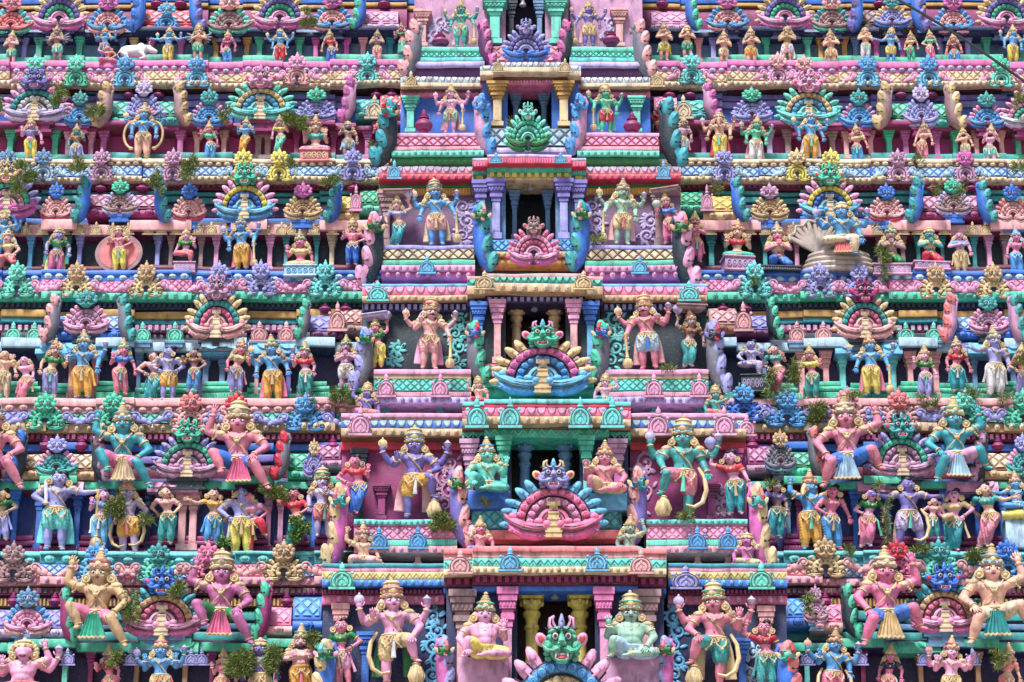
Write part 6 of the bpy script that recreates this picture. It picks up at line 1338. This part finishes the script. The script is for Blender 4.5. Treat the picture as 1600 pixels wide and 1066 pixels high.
# door guardians and attendants of the centre bay
for a in (
 ('A', 720, 4, 75, 'm', 'jade', 0, 'mint', 'S', 'dp', 's', '4 cape:salmon mace:R'), ('A', 920, 4, 73, 'm', 'violet', 0, 'gold', 'S', 'pd', 's', '4 cape:salmon mace:L'), ('A', 995, 38, 75, 'f', 'salmon', 'jade', 'jade', 'K', 'ad', 's', 'bun'),
 ('B', 703, 136, 209, 'm', 'pink', 0, 'celadon', 'S', 'dp', 's', '4 cape:taupe mace:R emb:pink'), ('B', 947, 135, 209, 'm', 'green', 0, 'red', 'S', 'pd', 's', '4 cape:mint mace:L'),
 ('C', 683, 285, 385, 'm', 'azure', 0, 'salmon', 'S', 'dp', 's', '4 cape:cream mace:R'), ('C', 972, 285, 384, 'm', 'celadon', 0, 'gold', 'S', 'pd', 's', '4 cape:salmon mace:L'), ('C', 622, 308, 387, 'f', 'salmon', 'lilac', 'teal', 'P', 'du', 's', 'parasol:R canopy:taupe'), ('C', 1047, 304, 382, 'f', 'hotpink', 'blue', 'rose', 'P', 'fd', 's', 'canopy:taupe parasol:L pc:stone'),
 ('D', 670, 470, 578, 'm', 'salmon', 0, 'salmon', 'S', 'fp', 's', '4 must sash:red cape:pink mace:R crown:pot'), ('D', 1015, 462, 578, 'm', 'hotpink', 0, 'powder', 'S', 'pf', 's', '4 must sash:blue cape:salmon mace:L crown:pot'), ('D', 590, 499, 576, 'f', 'hotpink', 'forest', 'yellow', 'P', 'du', 's', 'parasol:R canopy:lavender'), ('D', 1081, 488, 576, 'f', 'taupe', 'brown', 'jade', 'P', 'ud', 's', 'canopy:taupe parasol:L'),
 ('E', 645, 670, 811, 'm', 'violet', 0, 'orange', 'S', 'fx', 'R', '4 foot crown:pot cape:salmon'), ('E', 1067, 656, 811, 'm', 'jade', 0, 'hotpink', 'S', 'xd', 'L', '4 foot loop:R crown:pot'), ('E', 558, 702, 806, 'f', 'rose', 'red', 'blue', 'P', 'ha', 's', 'bun'), ('E', 1150, 694, 806, 'f', 'pink', 'red', 'teal', 'P', 'ud', 's', 'bun parasol:L pc:lilac'),
 ('F', 614, 908, 1072, 'm', 'pink', 0, 'gold', 'S', 'fx', 'R', '4 foot loop:L crown:pot cape:forest'), ('F', 1117, 911, 1076, 'm', 'hotpink', 0, 'jade', 'S', 'xa', 'L', '4 foot loop:R crown:pot cape:gold'), ('F', 537, 955, 1075, 'f', 'hotpink', 'forest', 'pink', 'S', 'dh', 's', 'bun'), ('F', 1198, 958, 1080, 'f', 'hotpink', 'crimson', 'jade', 'P', 'ud', 's', 'bun')):
    k = dict(Y=YB[a[0]]-.36); S(*a, **k)
for r, x, yt, yb, sk, lo, am, lg, ex in (('E', 760, 686, 769, 'mint', 'jade', 'xa', 'E', ''), ('E', 946, 691, 772, 'hotpink', 'gold', 'ax', 'E', ''), ('F', 757, 929, 1030, 'pink', 'yellow', 'xa', 'E', 'plump'), ('F', 986, 927, 1030, 'celadon', 'powder', 'ax', 'E', 'plump')):
    S(r, x, yt, yb, 'm', sk, 0, lo, 'S', am, lg, ex+' turn:0', Y=YC[r]-.50)
# small figures climbing at the bay's ends
for r, x, yt, yb, sk, lo, am in (('D', 573, 600, 656, 'violet', 'coral', 'ud'), ('D', 748, 590, 634, 'salmon', 'red', 'ud'), ('D', 945, 586, 634, 'pink', 'jade', 'du'), ('D', 1119, 604, 656, 'jade', 'coral', 'du'), ('E', 568, 820, 888, 'peach', 'salmon', 'ud'), ('E', 750, 810, 872, 'hotpink', 'blue', 'ud'), ('E', 984, 808, 872, 'celadon', 'jade', 'du'), ('E', 1168, 828, 892, 'magenta', 'gold', 'du')):
    S(r, x, yt, yb, 'm', sk, 0, lo, 'S', am, 'm', 'climb', Y=(YB[r] if abs(x-848) > 150 else YC[r])-.56)

# --- special groups
def quick(name, parts, loc, label, cat, group=None):
    e = empty(name, loc, label, cat, group)
    for nm, mb, mats in parts: mk(nm, mb.mesh(nm, len(mats)), mats, e)
    return e
# blue figure carrying a reclining woman, row A
S('A', 165, 44, 92, 'm', 'azure', 0, 'blue', 'P', 'uf', 's', '4', Y=YT['A']+.16); S('A', 168, 66, 102, 'f', 'salmon', 'coral', 'rose', 'P', 'uh', 'm', 'crown:bun', Y=YT['A']+.0)
# white cow lying beside it
c = P(213, 97, YT['A']+.06); s = ppm(213, 97, YT['A'])*60
b = MB()
b.cap((-.3, 0, .28), .15, (.12, 0, .30), .17, 14); b.cap((.12, 0, .34), .13, (.32, -.03, .36), .09, 12); b.ell((.40, -.04, .30), (.13, .09, .075), 12, 8, 0, Matrix.Rotation(.35, 3, 'Y')); b.ell((.5, -.05, .26), (.055, .06, .05), 10, 7)
b.ell((.1, .02, .47), (.09, .07, .06), 10, 7)
for x, y in ((-.32, -.1), (.14, -.12), (-.28, .1), (.12, .1)): b.cap((x, y, .2), .06, (x+.12, y-.02, .06), .035, 10); b.cap((x+.12, y-.02, .06), .035, (x-.03, y-.04, .03), .026, 10)
b.tube([(-.44, 0, .32), (-.5, -.02, .2), (-.46, -.05, .08)], [.02, .014, .02], 6)
for q in (-1, 1): b.cap((.3, q*.07, .40), .03, (.27, q*.13, .42), .012, 8)
h = MB()
for q in (-1, 1): h.tube([(.33, q*.04, .43), (.32, q*.07, .50), (.35, q*.05, .56)], [.018, .014, .004], 7)
me = remesh_all([('cow_body', b, .018)])[0]
cow = empty('cow_statue', c, 'white lying cow statue between two blue figures, grey-blue wall behind', 'statue')
o = mk('body', me, ['white'], cow, (0, 0, 0), (s, s, s*1.05)); o.data.materials.clear(); o.data.materials.append(None); o.material_slots[0].link = 'OBJECT'; o.material_slots[0].material = M('white')
mk('horns', h.mesh('horns'), ['gold'], cow, (0, 0, 0), (s, s, s*1.05))
e_ = MB()
for q in (-1, 1): e_.ell((.4, q*.075-.03, .34), (.014, .014, .014), 7, 5)
mk('eyes', e_.mesh('eyes'), ['black'], cow, (0, 0, 0), (s, s, s*1.05))
# blue deity on the serpent throne, row C
c = P(1312, 430, YT['C']+.05); s = ppm(1312, 430, YT['C'])
t = MB(); rn = random.Random(5)
for k in range(4):
    ww = 56-k*4; z = (4+8.5*k)*s
    t.torus((0, .02, z), ww*s, .24, 5.6*s, 28, 9)
    t.lathe([(.01, -4*s), (ww*s*.98, -4*s), (ww*s*.98, 4*s), (.01, 4*s)], (0, .02, z), 28, sy=.24/(ww*s))
th = MB()      # fanned hood, concave, ribbed
rr = []
for i in range(13):
    a = R(20+150*i/12); q = (52 if i % 2 else 46)*s
    rr.append((-32*s+q*math.cos(a)*.95, -.06+.10*math.sin(a)-.10*(1 if i in (0, 12) else 0), 44*s+q*math.sin(a)))
for i in range(12):
    p0, p1 = rr[i], rr[i+1]; c0 = (-30*s, .02, 38*s)
    th.tube([c0, tuple((c0[j]+p0[j]*1.0)/2 for j in range(3)), p0], [.05, .055, .03], 8, flat=(1, .6))
th.tube(rr, .03, 8)
ser = empty('serpent_throne', c, 'grey-beige coiled serpent throne with fanned hood under the seated blue figure', 'throne')
mk('coils', t.mesh('coils'), ['serpent'], ser); mk('hood', th.mesh('hood'), ['serpent'], ser)
S('C', 1318, 310, 405, 'm', 'azure', 0, 'cream', 'P', 'fd', 'e', '4 panel:coral px:-.02 turn:-12 cb:salmon', Y=YT['C']-.12)
# cushion bench at the right edge, row E
c = P(1592, 858, YT['E']+.02); s = ppm(1592, 858, YT['E'])
a = MB(); strip(a, -20*s, 40*s, 0, 46*s, -.1, .2); b = MB(); b.tube([(-24*s, -.06, 52*s), (0, -.1, 54*s), (40*s, -.1, 54*s)], [8*s, 9*s, 9*s], 10)
quick('cushion_bench', [('block', a, ['powder']), ('cushion', b, ['yellow'])], c, 'pale blue block bench with yellow cushion at the right edge, navy wall', 'bench')
S('E', 1590, 740, 812, 'm', 'azure', 0, 'azure', 'P', 'ox', 'e', 'turn:-30', Y=YT['E']+.0)
# conch held over the right attendant of the second row, and sacks
build_statues()

# --- plants growing in the joints
for x, y, rx, ry, r, dn, kd in ((460, 192, 19, 15, 'B', 1.6, 'moss'), (92, 158, 12, 22, 'B', .9, 'moss'), (147, 176, 14, 16, 'B', 1, 'moss'), (350, 184, 12, 14, 'B', .9, 'moss'), (480, 33, 15, 14, 'A', 1, 'moss'), (2, 165, 6, 14, 'B', .8, 'moss'),
   (38, 272, 18, 18, 'C', 1, 'moss'), (122, 262, 14, 16, 'C', .9, 'moss'), (298, 262, 14, 26, 'C', .9, 'moss'), (245, 285, 12, 26, 'C', .7, 'moss'), (456, 256, 12, 10, 'C', .7, 'moss'), (520, 285, 13, 10, 'C', 1, 'moss'), (582, 238, 8, 16, 'B', .6, 'moss'), (30, 292, 10, 22, 'C', .7, 'moss'),
   (536, 620, 16, 16, 'D', 1.2, 'moss'), (487, 632, 10, 10, 'D', .6, 'moss'), (1240, 590, 12, 40, 'D', .45, 'moss'), (1205, 610, 14, 34, 'D', .45, 'moss'), (1275, 648, 18, 22, 'D', 1.1, 'moss'), (1335, 622, 12, 10, 'E', .7, 'moss'), (1520, 622, 16, 12, 'D', .9, 'moss'), (1440, 628, 8, 12, 'D', .6, 'moss'), (1460, 632, 10, 10, 'D', .6, 'moss'), (1572, 625, 10, 10, 'D', .6, 'moss'), (1595, 562, 10, 14, 'D', .7, 'moss'),
   (1380, 415, 9, 30, 'C', .9, 'moss'), (1182, 440, 9, 14, 'C', .6, 'moss'), (1118, 298, 10, 12, 'C', .6, 'moss'), (1432, 254, 10, 8, 'B', .6, 'moss'), (1500, 302, 8, 12, 'C', .5, 'moss'), (1590, 265, 10, 14, 'C', .6, 'moss'), (1462, 302, 8, 14, 'C', .5, 'moss'), (1590, 160, 9, 18, 'B', .7, 'moss'),
   (183, 795, 15, 26, 'E', 1.2, 'moss'), (232, 818, 11, 14, 'E', .8, 'moss'), (435, 775, 24, 16, 'E', 1.3, 'moss'), (350, 852, 12, 12, 'E', .8, 'leaf'), (462, 832, 20, 22, 'E', .6, 'leaf'), (692, 823, 20, 17, 'Eb', 1.6, 'moss'), (1070, 812, 12, 12, 'Eb', .8, 'moss'), (1382, 810, 7, 44, 'E', .45, 'moss'),
   (205, 955, 13, 44, 'F', .45, 'moss'), (280, 925, 14, 18, 'F', 1, 'moss'), (378, 1034, 30, 28, 'F', 1.3, 'moss'), (432, 1028, 17, 26, 'F', .9, 'moss'), (485, 1000, 14, 14, 'F', .9, 'moss'), (182, 1030, 10, 22, 'F', .8, 'moss'), (1330, 862, 12, 8, 'E', .6, 'moss'), (1440, 862, 20, 10, 'E', .9, 'moss'), (1520, 872, 18, 14, 'E', .9, 'moss'), (1262, 945, 11, 18, 'F', .8, 'moss'), (1560, 1035, 14, 16, 'F', .9, 'moss'), (1205, 760, 10, 10, 'E', .5, 'moss'), (760, 788, 9, 6, 'Em', .5, 'moss'), (805, 195, 8, 8, 'Bm', .5, 'moss'), (932, 375, 12, 7, 'Cb', .7, 'moss'), (1045, 578, 12, 4, 'Db', .5, 'moss'), (1375, 760, 6, 10, 'E', .4, 'moss')):
    Y = YT[r]-.10 if len(r) == 1 else (YB[r[0]]-.52 if r[1] == 'b' else YC[r[0]]-.36)
    tuft(x, y, rx, ry, Y, dn, kd, droop=.04 if ry > rx*1.4 else 0)

# --- the overhead cable, well in front of the tower
Yc_ = -6.0; a = P(1330, -40, Yc_); b = P(1640, 156, Yc_)
cb = MB(); pts = []
for i in range(25):
    t = i/24; q = a.lerp(b, t); q.z -= .10*math.sin(math.pi*t)*1.0*-1; pts.append(tuple(q-a))
cb.tube(pts, .02, 8)
co = mk('overhead_cable', cb.mesh('overhead_cable'), [simple('cable_rubber', (.015, .015, .017), .5)], None, a)
co['label'] = 'black overhead cable slanting down across the top right'; co['category'] = 'cable'

# ================================================================ LABELS
WALLW = dict(A='grey-blue wall', B='magenta wall', C='dark slate wall', D='dark purple wall', E='navy wall', F='lowest row')
DOORW = dict(A='topmost green-framed doorway', B='second doorway from the top', C='lilac-framed doorway', D='salmon-framed doorway', E='green-framed black doorway', F='yellow-columned doorway')
CRN = dict(A='pink and cream cornice', B='pale blue lattice cornice', C='green-edged cornice', D='mint lattice cornice', E='turquoise-topped cornice', F='lowest row')
def side(x): return 'left' if x < 850 else 'right'
for sp in STAT:
    ex = sp['ex']; f = sp['sex'] == 'f'; lw = LOWWORD.get(sp['lowt'], 'dress')
    if f and lw == 'dhoti': lw = 'skirt'
    if 'giant' in ex: d = f"big {word(sp['skin'])} giant with raised hand bearing the cornice"
    elif 'climb' in ex: d = f"small {word(sp['skin'])} figure with raised arm in {COLWORD.get(sp['low'], sp['low'])} shorts"
    else:
        d = f"{SKINWORD.get(sp['skin'], sp['skin'])}{' four-armed' if sp['four'] else ''} {'woman' if f else 'man'} statue"
        if sp['legs'] in 'ceEk': d = ('kneeling ' if sp['legs'] == 'k' else 'seated ')+d
        if sp['top']: d += f" in {word(sp['top'])} blouse, {word(sp['low'])} {lw}"
        else: d += f" in {word(sp['low'])} {lw}"
    sp['short'] = f"{SKINWORD.get(sp['skin'], sp['skin'])} "+('giant' if 'giant' in ex else ('woman' if f else 'man'))+(f" in {word(sp['low'])}")
    sp['d'] = d
    inbay = 500 < sp['x'] < 1235 and sp['Y'] < YT[sp['row']]-.3
    sp['place'] = f"{side(sp['x'])} of the {DOORW[sp['row']]}" if inbay else f"before the {WALLW[sp['row']]}"
    if not inbay and sp['row'] == 'F': sp['place'] = 'in the lowest row'
    if 'giant' in ex: sp['place'] = 'over the '+WALLW[sp['row']] if sp['row'] == 'E' else 'over the lowest row'
def near(x, y, pool, skip=None, above=None):
    best = None
    for q in pool:
        if q is skip: continue
        qy = (q['yt']+q['yb'])/2; dx = abs(q['x']-x); dy = abs(qy-y)
        if above is not None and (qy < y) != above: continue
        v = dx*1.5+dy
        if best is None or v < best[0]: best = (v, q)
    return best[1] if best else None
def wc(s): return len(s.split())
def assign(items, get_opts):
    used = {}
    todo = list(items)
    for it in todo: it['opts'] = [o for o in get_opts(it) if wc(o) <= 16] or [' '.join(it['d'].split()[:14])]; it['lab'] = None
    for lvl in range(6):
        cnt = {}
        for it in todo:
            if it['lab'] is None:
                o = it['opts'][min(lvl, len(it['opts'])-1)]; cnt.setdefault(o, []).append(it)
        for o, l in cnt.items():
            if len(l) == 1 and o not in used: l[0]['lab'] = o; used[o] = 1
    left = [it for it in todo if it['lab'] is None]
    for it in left:
        base = min(it['opts'], key=wc); k = [b for b in left if min(b['opts'], key=wc) == base]; k.sort(key=lambda b: b['x'])
        nth = ('leftmost', 'second from left', 'third from left', 'fourth from left', 'fifth from left', 'sixth from left', 'seventh from left', 'eighth from left', 'ninth from left', 'tenth from left')[min(9, k.index(it))]
        s = f'{nth} {base}'; it['lab'] = ' '.join(s.split()[:16]); 
def sopts(it):
    row = [q for q in STAT if q['row'] == it['row'] and q is not it and abs(q['yb']-it['yb']) < 60]
    lf = [q for q in row if q['x'] < it['x']]; rt = [q for q in row if q['x'] > it['x']]
    n1 = max(lf, key=lambda q: q['x']) if lf else None; n2 = min(rt, key=lambda q: q['x']) if rt else None
    d, p = it['d'], it['place']; sh = d
    o = [f'{d} {p}', f"{d} {p}, {'left' if it['x'] < 850 else 'right'} wing" if 'wall' in p or 'row' in p else f'{d} {p}']
    if n1: o.append(f"{sh}, right of the {n1['short']}")
    if n2: o.append(f"{sh}, left of the {n2['short']}")
    return o
assign(STAT, sopts)
def rowof(y, x):
    return None
def oopts(it):
    st = near(it['x'], it['y'], STAT); st2 = near(it['x'], it['y'], STAT, above=True); st3 = near(it['x'], it['y'], STAT, above=False); d = it['d']; o = []
    if st3 and abs(st3['x']-it['x']) < 60: o.append(f"{d} above the {st3['short']}")
    if st2 and abs(st2['x']-it['x']) < 60: o.append(f"{d} below the {st2['short']}")
    o.append(f"{d} beside the {st['short']}"); o.append(f"{d} {'left' if it['x'] < 850 else 'right'} of the doorways, near the {st['short']}")
    return o
assign(FANS, oopts); assign(BRK, oopts); assign(FIN, oopts); assign(PLN, oopts)
for sp in STAT:
    sp['root']['label'] = sp['lab']; sp['root']['category'] = 'statue'; sp['root']['group'] = 'painted figures on the temple tiers'
for l, cat, g in ((FANS, 'ornament', None), (BRK, 'bracket', 'curved gable ends of the small roofs'), (FIN, 'finial', 'pot finials on the roofs'), (PLN, 'plant', 'plants growing in the joints')):
    for it in l:
        it['o']['label'] = it['lab']; it['o']['category'] = cat if it['kind'] != 'U' or 'urn' not in it['d'] else 'urn'
        it['o']['group'] = g or dict(L='fan ornaments on the roofs', M='fan ornaments on the roofs', S='small horseshoe ornaments', SP='small horseshoe ornaments', K='small knob ornaments')[it['kind']]
for e, x, y in BULB:
    r = min(ROWS, key=lambda q: abs(BAY[q]['dt']-y)); e['label'] = f'small grey lamp hanging in the {DOORW[r]}'; e['category'] = 'lamp'; e['group'] = 'lamps hanging in the doorways'
